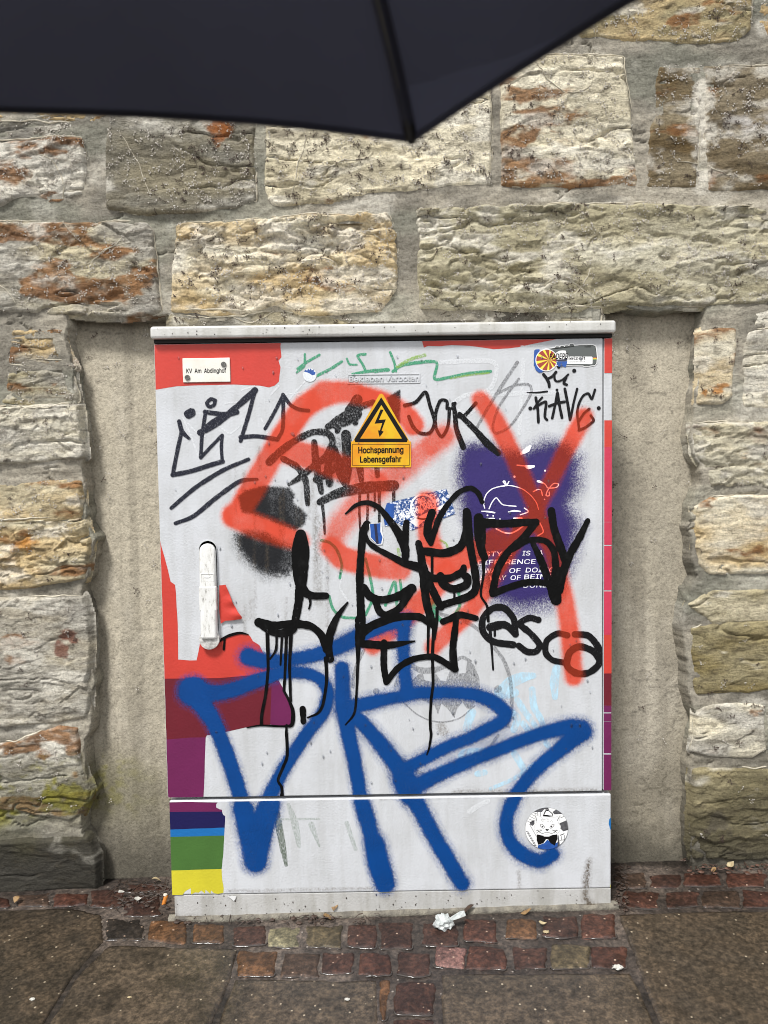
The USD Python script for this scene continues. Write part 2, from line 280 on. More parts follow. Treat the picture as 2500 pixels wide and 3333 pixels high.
for i in range(-5, 5):                          # the pavement goes on towards and past the viewer
    for j in range(4):
        x0, y1 = i*.5 + .02, -.66 - j*.5
        if abs(x0 + .25) > 2.4: continue
        v = box(x0, x0 + .485, y1 - .485, y1, -.04, .004).vertices.copy(); v[:, 2] += gz(v[:, 0])
        part(street, 'paving_slab', (v, box(0, 1, 0, 1, 0, 1).faces), paint('plain_slab', SL1, .35, SL2, 60.) if 'plain_slab' not in MATS else 'plain_slab')

# ------------------------------------------------------------------ the wall
WY, NY = .165, .212                              # wall face and niche face
wall = thing('stone_wall', 'old wall of rough squared sandstone in wide grey mortar behind the graffiti cabinet', 'wall')
CREAM, CREAM2, OCH, GREY, GREY2, RUST, WHT, OLIV, SLATE = (srgb(*c, .86) for c in ((228, 220, 197), (194, 184, 156), (196, 172, 128), (168, 163, 151), (112, 108, 99), (146, 104, 64), (222, 217, 204), (156, 146, 114), (124, 121, 112)))
MOR1, MOR2 = srgb(164, 157, 142, .86), srgb(128, 123, 112, .86)
# crop, outline, first colour, second colour, share of rust, share of white lichen, relief in metres, how proud
ST = [('w1', [(1118, 230), (1400, 215), (1659, 225), (2024, 232), (2030, 510), (2031, 762), (1800, 772), (1531, 794), (1400, 835), (1140, 842), (1112, 800)], srgb(230, 221, 196, .9), CREAM2, .02, .3, .008, .010),
      ('w2', [(555, 250), (780, 238), (1045, 250), (1070, 420), (1108, 770), (850, 768), (560, 762)], CREAM, CREAM2, .34, .2, .010, .012),
      ('w2', [(1212, 285), (1372, 292), (1365, 540), (1352, 776), (1155, 774), (1182, 530)], srgb(140, 128, 104, .86), srgb(104, 86, 56, .86), .05, .2, .007, .008),
      ('w2', [(1402, 285), (1600, 290), (1780, 280), (1790, 776), (1420, 782), (1405, 520)], srgb(138, 126, 104, .86), srgb(100, 86, 62, .86), .05, .18, .008, .010),
      ('w2', [(888, 150), (880, 96), (900, -60), (1575, -60), (1578, 120), (1530, 168), (1380, 182), (1200, 168)], OLIV, OCH, .10, .2, .009, .012),
      ('w2', [(1632, -40), (1800, -40), (1800, 200), (1690, 190), (1655, 130), (1625, 90)], RUST, OCH, .6, .1, .008, .010),
      ('w1', [(480, 250), (760, 240), (1050, 250), (1050, 640), (1056, 826), (980, 862), (760, 874), (620, 882), (452, 858), (448, 640), (470, 470)], SLATE, srgb(140, 132, 110, .86), .04, .12, .009, .012),
      ('w1', [(-150, 598), (150, 596), (250, 582), (338, 586), (350, 700), (348, 800), (240, 832), (100, 815), (-60, 860), (-150, 860)], WHT, GREY, .45, .3, .011, .012),
      ('w1', [(-150, 515), (120, 498), (250, 500), (310, 520), (305, 560), (180, 580), (-150, 590)], GREY, SLATE, 0, .2, .006, .004),
      ('w1', [(-150, 320), (440, 330), (436, 470), (400, 512), (330, 500), (120, 490), (-150, 505)], OCH, OLIV, .1, .15, .007, .010),
      ('w1', [(-150, 930), (300, 935), (600, 928), (632, 970), (640, 1080), (664, 1285), (600, 1306), (420, 1308), (260, 1298), (120, 1290), (-150, 1284)], CREAM2, GREY, .46, .15, .013, .016),
      ('w1', [(742, 945), (1000, 926), (1330, 905), (1600, 890), (1640, 980), (1640, 1200), (1580, 1290), (1400, 1302), (1250, 1300), (1140, 1262), (1000, 1300), (880, 1306), (722, 1292), (730, 1100)], CREAM, OCH, .03, .4, .019, .020),
      ('w2', [(208, 880), (500, 868), (900, 862), (1150, 858), (1590, 872), (1800, 905), (1800, 1245), (1400, 1262), (1200, 1258), (1130, 1262), (1080, 1258), (860, 1296), (640, 1282), (400, 1278), (222, 1275), (215, 1000)], srgb(200, 194, 172, .86), srgb(166, 158, 130, .86), .0, .22, .020, .020),
      ('w3', [(104, 300), (260, 282), (440, 288), (438, 345), (452, 400), (528, 540), (400, 512), (76, 502), (82, 390)], OCH, GREY, .38, .2, .009, .010),
      ('w3', [(72, 522), (340, 512), (490, 522), (536, 690), (550, 778), (440, 790), (350, 820), (120, 800), (34, 788), (62, 700)], OLIV, GREY, .05, .15, .009, .008),
      ('w3', [(-160, 840), (40, 850), (300, 824), (556, 830), (580, 960), (600, 1176), (400, 1202), (-160, 1226)], CREAM, GREY, .03, .45, .015, .014),
      ('w3', [(-160, 1400), (62, 1388), (320, 1372), (572, 1382), (582, 1500), (580, 1632), (300, 1640), (-160, 1652)], OCH, CREAM2, .12, .1, .010, .012),
      ('w3', [(-160, 1664), (300, 1652), (604, 1650), (640, 1800), (632, 1900), (608, 2050), (420, 2080), (250, 2112), (-160, 2132)], CREAM2, OCH, .14, .25, .014, .014),
      ('w5', [(-160, 118), (300, 106), (598, 102), (634, 230), (640, 460), (636, 620), (604, 700), (632, 770), (624, 945), (400, 988), (200, 1000), (-160, 1012)], srgb(178, 170, 152, .86), GREY, .03, .3, .008, .014),
      ('w5', [(-160, 1160), (120, 1150), (210, 1108), (430, 1030), (548, 1050), (570, 1280), (646, 1490), (582, 1640), (500, 1690), (240, 1640), (-160, 1580)], WHT, GREY, .46, .2, .010, .012),
      ('w5', [(-160, 1872), (300, 1850), (630, 1832), (690, 1960), (694, 2170), (400, 2190), (-160, 2230)], srgb(84, 82, 78, .8), srgb(58, 56, 54, .8), 0, .06, .008, .012),
      ('w4', [(846, 302), (960, 278), (1074, 280), (1078, 400), (1050, 740), (1000, 788), (832, 788), (850, 600)], OCH, CREAM, .12, .15, .006, .008),
      ('w4', [(1192, 296), (1500, 268), (1500, 820), (1340, 826), (1172, 810), (1160, 480)], CREAM, GREY, .02, .4, .009, .010),
      ('w4', [(1232, 172), (1340, 128), (1500, 128), (1500, 244), (1236, 268)], WHT, CREAM, 0, .5, .006, .008),
      ('w4', [(792, 962), (1000, 956), (1500, 960), (1500, 1392), (1200, 1398), (932, 1388), (872, 1240), (804, 1150)], srgb(190, 184, 164, .86), CREAM2, .02, .35, .012, .012),
      ('w4', [(812, 1562), (870, 1520), (932, 1490), (1150, 1480), (1500, 1476), (1500, 2000), (1100, 2012), (905, 2020), (840, 1960), (820, 1760)], OCH, CREAM, .08, .12, .008, .012),
      ('w6', [(768, 152), (840, 100), (925, 60), (1150, 56), (1500, 64), (1500, 246), (1200, 262), (940, 282), (872, 222)], OLIV, CREAM2, 0, .06, .009, .010),
      ('w6', [(782, 332), (940, 296), (1200, 278), (1500, 258), (1500, 742), (1180, 770), (960, 776), (822, 782), (802, 700), (790, 560)], OLIV, srgb(138, 124, 84, .86), 0, .06, .009, .012),
      ('w6', [(822, 918), (960, 886), (1090, 870), (1278, 882), (1296, 1186), (1210, 1240), (1040, 1232), (900, 1222), (792, 1190), (815, 1050)], CREAM, GREY, .04, .35, .010, .012),
      ('w6', [(1330, 890), (1560, 880), (1560, 1230), (1345, 1236)], GREY, CREAM2, 0, .3, .008, .008),
      ('w6', [(792, 1342), (1050, 1338), (1500, 1352), (1500, 1976), (1100, 1972), (800, 1962), (772, 1850), (785, 1600)], OLIV, srgb(120, 112, 84, .86), 0, .08, .014, .016),
      ('s', [(-160, -140), (120, -150), (420, -146), (424, 60), (418, 215), (100, 232), (-160, 226)], GREY, OLIV, .05, .2, .009, .011), ('s', [(462, -146), (820, -150), (1080, -144), (1084, 40), (1078, 134), (800, 146), (470, 150)], CREAM2, OCH, .12, .2, .010, .012),
      ('s', [(1122, -144), (1500, -150), (1850, -142), (1856, 60), (1848, 130), (1500, 132), (1130, 138)], CREAM, GREY, .03, .2, .009, .012),
      ('s', [(560, 1020), (900, 1024), (1400, 1022), (1700, 1018), (1950, 1010), (1952, 1100), (552, 1110)], srgb(176, 166, 138, .86), GREY2, .0, .15, .004, .002)]
STP = [Polygon(onp(c, p, WY)).buffer(.0085) for c, p, *_ in ST]
NL = px('w3', [(490, 145), (494, 250), (470, 330), (500, 400), (520, 470), (545, 560), (545, 700), (560, 760), (575, 850), (590, 940), (622, 1100), (625, 1190), (602, 1240), (622, 1390), (615, 1480), (630, 1640), (660, 1700), (692, 1780), (682, 1880), (655, 1960), (620, 2080)]).tolist() + \
     px('w5', [(600, 60), (625, 130), (645, 260), (655, 400), (662, 500), (655, 600), (685, 680), (660, 800), (665, 940), (652, 1070), (605, 1120), (612, 1240), (642, 1400), (690, 1500), (650, 1580), (598, 1650), (596, 1780), (640, 1850), (712, 1980), (722, 2140), (730, 2300)]).tolist()
NR = px('w4', [(868, 96), (860, 200), (842, 300), (830, 460), (822, 600), (790, 800), (775, 950), (758, 1060), (778, 1150), (828, 1250), (836, 1380), (800, 1480), (768, 1560), (745, 1690), (768, 1800), (768, 1950), (800, 2040), (745, 2200)]).tolist() + \
     px('w6', [(738, 40), (722, 150), (718, 230), (700, 320), (718, 480), (736, 650), (742, 740), (770, 850), (812, 1000), (780, 1130), (765, 1230), (752, 1350), (772, 1480), (760, 1700), (758, 1900), (776, 2040), (780, 2200)]).tolist()
TOPL = px('w3', [(1211, 160), (1100, 172), (900, 182), (640, 182)]).tolist(); TOPR = px('w4', [(122, 100), (300, 112), (420, 140), (560, 140), (720, 126)]).tolist()
niche = Polygon([at_y(x, y, WY)[[0, 2]] for x, y in (NL[::-1] + [TOPL[3], TOPL[2], TOPL[1], TOPL[0], (548, 1105), (1955, 1105)] + TOPR + NR)]).buffer(0)

RB = {2: lambda u, v: .16*(.5 - u) + .10*(.35 - v), 8: lambda u, v: .14*(v - .4), 11: lambda u, v: .16*(.45 - v), 20: lambda u, v: .30*np.maximum(np.abs(u - .35), np.abs(v - .5)) - .1, 7: lambda u, v: .3*(v - .8) + .2*(u > .62) - .2}
def facecol(Q, a, b, rust, white, seed, z0=None):
    """Colours of weathered sandstone: two tones in bands, rust patches, pale crust."""
    q = np.column_stack([Q[:, 0], Q[:, 1]*1.7, np.full(len(Q), seed*3.1)]); w = q + .03*(np.stack([fbm(q*[30, 30, 1], 3, seed + 20), fbm(q*[30, 30, 1], 3, seed + 21), np.zeros(len(q))], 1) - .5)
    c = mixc(a, b, sm(fbm(w*[5, 8, 1], 6, seed), .34, .66))
    c = mixc(c, np.asarray(a)*[1.12, 1.08, .98], .5*sm(fbm(w*[9, 14, 1], 5, seed + 14), .5, .75)); c = mixc(c, np.asarray(b)*[.74, .74, .78], .55*sm(fbm(w*[13, 22, 1], 5, seed + 4), .5, .72))
    if rust:
        t = fbm(w*[7, 12, 1], 6, seed + 1); u, v = [(Q[:, i] - Q[:, i].min())/np.ptp(Q[:, i]) for i in (0, 1)]
        if seed in RB: t = t + RB[seed](u, v)
        k = np.quantile(t, 1 - rust); r = mixc(RUST, np.asarray(RUST)*[.70, .64, .58], sm(fbm(w*26, 4, seed + 8), .38, .62)); c = mixc(c, r, (.9*sm(t, k - .03, k + .035))*sm(fbm(w*40, 3, seed + 9), .18, .5))
    if white:
        t = fbm(w*[11, 15, 1], 6, seed + 2); k = np.quantile(t, 1 - white); c = mixc(c, mixc(c, np.asarray(WHT)*1.0, .6*np.ones(len(c))), sm(t, k - .04, k + .09))
    return mixc(c, np.asarray(srgb(70, 62, 50)), .55*sm(fbm(w*[34, 60, 1], 4, seed + 6), .57, .74))
STAIN = [('w2', [(1340, 480), (1368, 300), (1396, 290), (1412, 460), (1446, 600), (1404, 690), (1430, 776), (1366, 776), (1352, 640)], (216, 210, 196), .85, .012), ('w2', [(1220, 280), (1660, 268), (1660, 300), (1230, 312)], (206, 202, 190), .5, .02), ('w2', [(1500, 510), (1660, 500), (1660, 548), (1520, 545)], (214, 210, 206), .7, .02),
         ('w5', [(396, 432), (420, 350), (480, 336), (548, 372), (540, 400), (494, 410), (484, 500), (440, 516), (420, 470)], (112, 60, 44), .8, .006), ('w6', [(850, 1790), (900, 1690), (938, 1612), (1000, 1660), (1052, 1780), (960, 1810)], (92, 86, 76), .7, .008), ('w4', [(850, 700), (1030, 690), (1026, 745), (940, 752), (855, 728)], (172, 112, 44), .85, .006),
         ('w4', [(1150, 990), (1330, 980), (1330, 1120), (1230, 1120), (1160, 1050)], (92, 66, 54), .5, .03), ('w1', [(845, 500), (960, 505), (950, 560), (900, 590), (870, 570)], (150, 88, 40), .8, .008), ('w3', [(110, 1790), (180, 1770), (238, 1800), (200, 1860), (130, 1850)], (184, 126, 54), .75, .010), ('w2', [(240, 900), (330, 890), (330, 960), (260, 970)], (222, 218, 210), .6, .03)]
STAIN = [(Polygon(onp(c, p, WY)).buffer(0), srgb(*k, .86), a, e) for c, p, k, a, e in STAIN]
def damp(c, Q):
    """Green growth and dark damp near the foot of the wall."""
    n = fbm(np.column_stack([Q*[9, 12], np.zeros(len(Q))]), 5, 77); z = Q[:, 1] + (n - .5)*.12; f = fbm(np.column_stack([Q*[45, 60], np.ones(len(Q))]), 4, 78)
    for pg, col, a_, e_ in STAIN:
        b = pg.bounds; mk = (Q[:, 0] > b[0] - .05) & (Q[:, 0] < b[2] + .05) & (Q[:, 1] > b[1] - .05) & (Q[:, 1] < b[3] + .05)
        if mk.any(): c = c.copy(); c[mk] = mixc(c[mk], np.asarray(col), a_*sm(sdf(Q[mk], pg) + .05*(f[mk] - .5) + .03*(n[mk] - .5), -e_, e_)*sm(f[mk], .2, .5))
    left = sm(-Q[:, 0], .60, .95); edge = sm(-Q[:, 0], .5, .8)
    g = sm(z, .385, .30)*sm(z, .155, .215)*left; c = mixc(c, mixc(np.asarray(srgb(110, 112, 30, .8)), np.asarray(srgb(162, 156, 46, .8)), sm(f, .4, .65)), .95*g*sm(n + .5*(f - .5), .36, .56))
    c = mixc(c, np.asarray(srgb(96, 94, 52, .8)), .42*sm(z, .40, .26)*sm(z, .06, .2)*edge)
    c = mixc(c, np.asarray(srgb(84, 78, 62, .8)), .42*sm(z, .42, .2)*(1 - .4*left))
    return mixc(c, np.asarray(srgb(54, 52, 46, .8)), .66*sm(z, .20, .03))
HX0, HX1, HZ0, HZ1, HS = -1.16, 1.16, -.06, 2.5, .004
hmap = np.full((int((HX1 - HX0)/HS) + 1, int((HZ1 - HZ0)/HS) + 1), 9.)
HXs, HZs = HX0 + HS*np.arange(hmap.shape[0]), HZ0 + HS*np.arange(hmap.shape[1])
HQ = np.stack(np.meshgrid(HXs, HZs, indexing='ij'), -1).reshape(-1, 2)
def facets(P, seed, sx, sz):
    """Split stone: tilted planes that meet in sharp edges."""
    r = np.random.default_rng(seed + 900); x0, z0 = P.min(0) - .1; x1, z1 = P.max(0) + .1; n = int((x1 - x0)/sx*(z1 - z0)/sz) + 4
    C = np.column_stack([r.uniform(x0, x1, n)/sx, r.uniform(z0, z1, n)/sz]); U = P/[sx, sz]; _, i = cKDTree(C).query(U); D = U - C[i]
    return r.uniform(-.3, .3, n)[i] + r.uniform(-.55, .55, n)[i]*D[:, 0] + r.uniform(-.75, .55, n)[i]*D[:, 1]
def stonemesh(pg, a, b, rust, white, rel, proud, seed, grid=.0032):
    x0, z0, x1, z1 = pg.bounds; e = .012
    nx, nz = int((x1 - x0 + 2*e)/grid) + 2, int((z1 - z0 + 2*e)/grid) + 2
    X, Z = np.meshgrid(np.linspace(x0 - e, x1 + e, nx), np.linspace(z0 - e, z1 + e, nz), indexing='ij'); Q = np.column_stack([X.ravel(), Z.ravel()])
    q = np.column_stack([Q, np.full(len(Q), seed*2.3)])
    d = sdf(Q + .012*(np.stack([fbm(q*[22, 22, 1], 4, seed), fbm(q*[22, 22, 1], 4, seed + 11)], 1) - .5), pg)
    w = q + .02*(np.stack([fbm(q*[18, 18, 1], 3, seed + 30), fbm(q*[18, 18, 1], 3, seed + 31), np.zeros(len(q))], 1) - .5)
    s = fbm(w*[8, 15, 1], 6, seed + 2)
    t = fbm(w*[5, 13, 1], 4, seed + 15)*6; t = np.floor(t) + sm(t - np.floor(t), .36, .64)     # broken ledges
    crack = sm(np.abs(fbm(w*[3, 11, 1], 4, seed + 17) - .5), .016, .003)*sm(fbm(q*[5, 7, 1], 2, seed + 18), .40, .56)
    fc = .9*facets(w[:, :2], seed, .085, .038) + .55*facets(w[:, :2] + .3*(w[:, :2] - q[:, :2]), seed + 50, .034, .016)
    fc = fc*(.30 if seed in (4, 7, 20, 21, 22, 23, 28, 29, 36) else .8 if seed not in (13, 12) else 1.05)
    fc = fc*(.28 + .85*sm(fbm(q*[3.2, 4.5, 1], 3, seed + 60), .40, .62)); s = .5 + (s - .5)*(.55 + .6*sm(fbm(q*[3, 4, 1], 3, seed + 61), .4, .6))
    h = .7*proud*sm(d, -.001, .009) + rel*(1.3*(s - .5) + .34*(t - 3) + 1.0*fc) + rel*1.2*(fbm(q*[2.5, 3.5, 1], 2, seed + 3) - .5) - crack*np.minimum(.010, rel*.9)
    h = np.where(h < -.002, -.002 + (h + .002)*.5, h)
    h = np.where(d < .004, h*sm(d, -.003, .006) - .009*sm(d, .003, -.006), h)
    dd = d.reshape(nx, nz); keep = np.maximum.reduce([dd[:-1, :-1], dd[1:, :-1], dd[1:, 1:], dd[:-1, 1:]]) > -.007
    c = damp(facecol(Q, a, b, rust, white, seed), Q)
    y = WY - h
    i0, i1 = np.searchsorted(HXs, [x0 - e, x1 + e]); j0, j1 = np.searchsorted(HZs, [z0 - e, z1 + e])
    if i1 > i0 and j1 > j0:                      # note the surface for what grows on it
        from scipy.ndimage import map_coordinates
        gi = (HXs[i0:i1] - (x0 - e))/((x1 - x0 + 2*e)/(nx - 1)); gj = (HZs[j0:j1] - (z0 - e))/((z1 - z0 + 2*e)/(nz - 1))
        co = np.stack(np.meshgrid(gi, gj, indexing='ij')); yy_ = map_coordinates(y.reshape(nx, nz), co, order=1, mode='nearest'); dd_ = map_coordinates(dd, co, order=1, mode='nearest')
        hmap[i0:i1, j0:j1] = np.where(dd_ > -.004, np.minimum(hmap[i0:i1, j0:j1], yy_), hmap[i0:i1, j0:j1])
    return compact(np.column_stack([Q[:, 0], y, Q[:, 1]]), grid_faces(keep), c)
for k, ((c_, p_, a, b, ru, wh, rel, pr), pg) in enumerate(zip(ST, STP)):
    v, f, c = stonemesh(pg, a, b, ru, wh, rel, pr, k + 1)
    part(wall, 'stone', (v, f), 'rough_stone', True, tint=c)
# mortar bed, with the niche left open and nothing behind the middle of the stones or the cabinet
def bedmesh(x0, x1, z0, z1, g):
    X, Z = np.meshgrid(np.linspace(x0, x1, int((x1 - x0)/g) + 1), np.linspace(z0, z1, int((z1 - z0)/g) + 1), indexing='ij'); Q = np.column_stack([X.ravel(), Z.ravel()]); q = np.column_stack([Q, np.zeros(len(Q))])
    dn = sdf(Q + .014*(np.stack([fbm(q*30, 4, 60), fbm(q*30, 4, 61)], 1) - .5), niche)
    far = sdf(Q, unary_union([p.buffer(-.02) for p in STP]).convex_hull) if False else None
    ins = np.zeros(len(Q), bool); near = np.full(len(Q), 9.)
    for p in STP:
        pp = p.buffer(-.025); shapely.prepare(pp); ins |= shapely.contains_xy(pp, Q[:, 0], Q[:, 1])
    y = WY - .001 - .006*(fbm(q*[8, 24, 1], 5, 62) - .5)*2 - .005*(fbm(q*[40, 60, 1], 4, 63) - .5) - .0005 + .008*sm(np.abs(fbm(q*[3, 9, 1], 5, 67) - .5), .010, .002)*sm(fbm(q*[5, 5, 1], 2, 68), .5, .6)
    y = y + (NY + .02 - WY)*sm(dn, -.003, .007)
    cabin = (np.abs(Q[:, 0]) < .52) & (Q[:, 1] < 1.40)
    bad = (ins | cabin | (dn > .016)).reshape(X.shape); keep = ~(bad[:-1, :-1] & bad[1:, :-1] & bad[1:, 1:] & bad[:-1, 1:])
    c = mixc(MOR1, MOR2, sm(fbm(q*[7, 12, 1], 5, 64), .34, .66)); c = mixc(c, np.asarray(WHT)*.9, .45*sm(fbm(q*[9, 11, 1], 4, 65), .58, .75)); c = mixc(c, np.asarray(srgb(122, 126, 112, .8)), .4*sm(fbm(q*[3, 9, 1], 3, 66), .5, .7))
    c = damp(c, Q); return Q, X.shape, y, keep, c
Q, shp, y, keep, c = bedmesh(-1.16, 1.16, -.05, 2.5, .004)
hmap = np.minimum(hmap, y.reshape(shp)[:hmap.shape[0], :hmap.shape[1]] if y.reshape(shp).shape == hmap.shape else 9.)
v, f, c = compact(np.column_stack([Q[:, 0], y, Q[:, 1]]), grid_faces(keep), c)
part(wall, 'mortar', (v, f), 'mortar', True, tint=c)
for s, (x0, x1) in enumerate(((-.92, -.46), (.46, .86))):
    g = .005; X, Z = np.meshgrid(np.linspace(x0, x1, int((x1 - x0)/g) + 1), np.linspace(-.03, 1.62, int(1.65/g) + 1), indexing='ij'); Q = np.column_stack([X.ravel(), Z.ravel()]); q = np.column_stack([Q, np.full(len(Q), 5. + s)])
    y = NY - .010*(fbm(q*[4, 3, 1], 3, 70) - .5) - .003*(fbm(q*[60, 60, 1], 3, 71) - .5)
    c = mixc(srgb(184, 175, 156, .9), srgb(166, 158, 141, .9), sm(fbm(q*[4, 2.2, 1], 4, 72), .35, .65)); c = mixc(c, np.asarray(srgb(196, 188, 172, .85)), .5*sm(fbm(q*[7, 3, 1], 4, 73), .54, .74)); c = mixc(c, np.asarray(srgb(96, 90, 80, .85)), .5*sm(Q[:, 1] + .1*(fbm(q*8, 3, 74) - .5), 1.44, 1.56))
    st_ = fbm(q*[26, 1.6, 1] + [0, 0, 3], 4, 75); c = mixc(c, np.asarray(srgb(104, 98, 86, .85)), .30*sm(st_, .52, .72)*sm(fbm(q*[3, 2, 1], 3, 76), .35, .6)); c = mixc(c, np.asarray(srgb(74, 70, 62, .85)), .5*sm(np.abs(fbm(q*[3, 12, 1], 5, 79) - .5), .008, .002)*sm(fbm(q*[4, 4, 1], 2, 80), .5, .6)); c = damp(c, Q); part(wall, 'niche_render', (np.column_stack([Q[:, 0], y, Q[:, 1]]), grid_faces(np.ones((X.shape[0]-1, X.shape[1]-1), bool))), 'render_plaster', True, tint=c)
    ii, jj = np.round((Q[:, 0] - HX0)/HS).astype(int), np.round((Q[:, 1] - HZ0)/HS).astype(int)
hmap = np.where(hmap > NY, NY - .003, hmap)
# the wall beyond the picture: plain courses to either side and above
core = join([(b.vertices, b.faces) for b in (box(-2.6, -1.15, .172, .6, -.3, 3.0), box(1.15, 2.6, .172, .6, -.3, 3.0), box(-1.15, 1.15, .172, .6, 2.49, 3.0), box(-1.15, 1.15, .26, .6, -.3, 2.49))])
part(wall, 'wall_core', core, paint('core_mortar', MOR1, .9, MOR2, 20., bump=.002))
kk = 200
for x0, x1 in ((-2.58, -1.17), (1.17, 2.58)):
    z = .02
    while z < 2.85:
        hh = rng.uniform(.2, .34); x = x0
        while x < x1 - .12:
            w = min(rng.uniform(.25, .6), x1 - x)
            v, f, c = stonemesh(sbox(x + .015, z, x + w - .015, z + hh - .04), *[(CREAM, OLIV), (OCH, GREY), (GREY, CREAM2)][kk % 3], .08, .25, .010, .012, kk, grid=.014)
            part(wall, 'stone', (v, f), 'rough_stone', True, tint=c); x += w; kk += 1
        z += hh

# ------------------------------------------------------------------ the cabinet
GRY = srgb(206, 208, 211, .86)
def cabinet_paint(name, col, dirt=.5, rough=.34):
    """Light grey paint with orange peel, vertical run-off dirt and small scuffs."""
    return mat(name, {
        'g': ('geometry', {}), 'm1': ('mapping', {'scale': (9, 9, 1.3)}), 'n1': ('noise_texture', {'scale': 3., 'detail': 7., 'roughness': .65}), 'n2': ('noise_texture', {'scale': 7., 'detail': 6., 'roughness': .7}),
        'r1': ('rgb_ramp', {'ramp': [(.36, (.80, .79, .76)), (.56, (1, 1, 1))]}), 'r2': ('rgb_ramp', {'ramp': [(.32, (.86, .855, .84)), (.6, (1.02, 1.02, 1.02))]}),
        'n3': ('noise_texture', {'scale': 120., 'detail': 4., 'roughness': .7}), 'r3': ('rgb_ramp', {'ramp': [(.24, (.4, .38, .36)), (.33, (1, 1, 1))]}),
        'base': ('color', {'value': col}), 'a': ('mix', {'mix_type': 'multiply', 'fac': dirt}), 'b': ('mix', {'mix_type': 'multiply', 'fac': .8}), 'c': ('mix', {'mix_type': 'multiply', 'fac': .7}),
        'op': ('noise_texture', {'scale': 190., 'detail': 2.}), 'bu': ('bump', {'strength': .6, 'distance': .0011}), 'p': ('principled_bsdf', {'roughness': rough, 'specular_ior_level': .35})},
        [('g.position', 'm1.vector'), ('m1.vector', 'n1.vector'), ('g.position', 'n2.vector'), ('g.position', 'n3.vector'), ('n1.fac', 'r1.fac'), ('n2.fac', 'r2.fac'), ('n3.fac', 'r3.fac'), ('base.color', 'a.color1'), ('r1.color', 'a.color2'),
         ('a.color', 'b.color1'), ('r2.color', 'b.color2'), ('b.color', 'c.color1'), ('r3.color', 'c.color2'), ('c.color', 'p.base_color'), ('g.position', 'op.vector'), ('op.fac', 'bu.height'), ('bu.normal', 'p.normal')])
cabinet_paint('grey_paint', GRY); cabinet_paint('lid_paint', srgb(212, 211, 206, .82), .9, .4); cabinet_paint('plinth_paint', srgb(196, 195, 192, .8), 1., .55)
paint('dark_gap', srgb(26, 24, 22), .8); paint('steel', srgb(120, 118, 112), .35, srgb(80, 78, 74), 200., metallic=.8)
cab = thing('electrical_cabinet', 'grey street cabinet covered in graffiti, standing in front of the niche of the stone wall', 'cabinet')
part(cab, 'body', box(-.545, .545, .024, .206, .02, 1.452), 'dark_gap')
part(cab, 'lid', rbox(-.5608, .5612, -.020, .208, 1.4575, 1.487, .007), 'lid_paint', 35)
part(cab, 'lid_rim', box(-.556, .556, -.004, .2, 1.449, 1.459), 'dark_gap')
DX0, DX1, DZ0, DZ1 = -.5575, .5345, .3205, 1.4475
door = UsdGeom.Xform.Define(stage, numbered(str(cab.GetPath()), 'door')).GetPrim()
part(door, 'door_leaf', rbox(DX0, DX1, 0, .022, DZ0, DZ1, .0022), 'grey_paint', 35)
part(cab, 'door_frame', rbox(.5375, .5575, .0004, .03, DZ0 + .001, DZ1, .002), 'grey_paint', 35)
low = UsdGeom.Xform.Define(stage, numbered(str(cab.GetPath()), 'lower_panel')).GetPrim()
LZ0, LZ1 = .0685, .3125
part(low, 'panel_sheet', rbox(-.5545, .5575, .0, .03, LZ0, LZ1, .0045), 'grey_paint', 35)
part(cab, 'plinth', rbox(-.549, .5575, .002, .2, -.04, .0672, .002), 'plinth_paint', 35)
AREA = {'door': (door, sbox(DX0 + .0012, DZ0 + .0012, DX1 - .0012, DZ1 - .0012)), 'low': (low, sbox(-.5535, LZ0 + .001, .5565, LZ1 - .003)), 'foot': (cab, sbox(-.548, -.01, .5565, .0665)), 'frame': (cab, sbox(.5382, DZ0 + .002, .5572, DZ1 - .001))}

def sheet(pg, name, matname, lift, label=None, areas=('door', 'low', 'foot'), kind=None):
    for a in areas:
        parent, r = AREA[a]; g = pg.intersection(r)
        gs = [x for x in getattr(g, 'geoms', [g]) if x.geom_type == 'Polygon' and x.area > 4e-7]
        big, small = [x for x in gs if x.area > 6e-5], [x for x in gs if x.area <= 6e-5]
        for x in big: part(parent, name, flat(x, -lift), matname, label=label if len(big) == 1 or 'foil' in name else None, kind=kind)
        if small: part(parent, name + '_speck', flat(MultiPolygon(small), -lift), matname, kind='stuff')
def ink(name, col, rough=.35, worn=None, under=GRY, wscale=170., stretch=(1, 1, 1), amount=(.35, .5), bump=0.):
    """Marker or paint; worn: where noise is low the paint below shows through as real gaps."""
    if not worn: return paint(name, col, rough, tuple(np.asarray(col)*1.5 + .004), 25., bump=bump, bscale=220.)
    return mat(name, {'g': ('geometry', {}), 'mp': ('mapping', {'scale': stretch}), 'n': ('noise_texture', {'scale': wscale, 'detail': 5., 'roughness': .7}), 'r': ('map_range', {'from_min': amount[0], 'from_max': amount[1], 'to_min': 0., 'to_max': worn, 'clamp': True}),
                      't': ('transparent_bsdf', {}), 'p': ('principled_bsdf', {'base_color': col, 'roughness': rough, 'specular_ior_level': .2}), 'mx': ('mix_closure', {})},
               [('g.position', 'mp.vector'), ('mp.vector', 'n.vector'), ('n.fac', 'r.value'), ('r.result', 'mx.fac'), ('t.BSDF', 'mx.closure1'), ('p.BSDF', 'mx.closure2')], 'mx.closure')
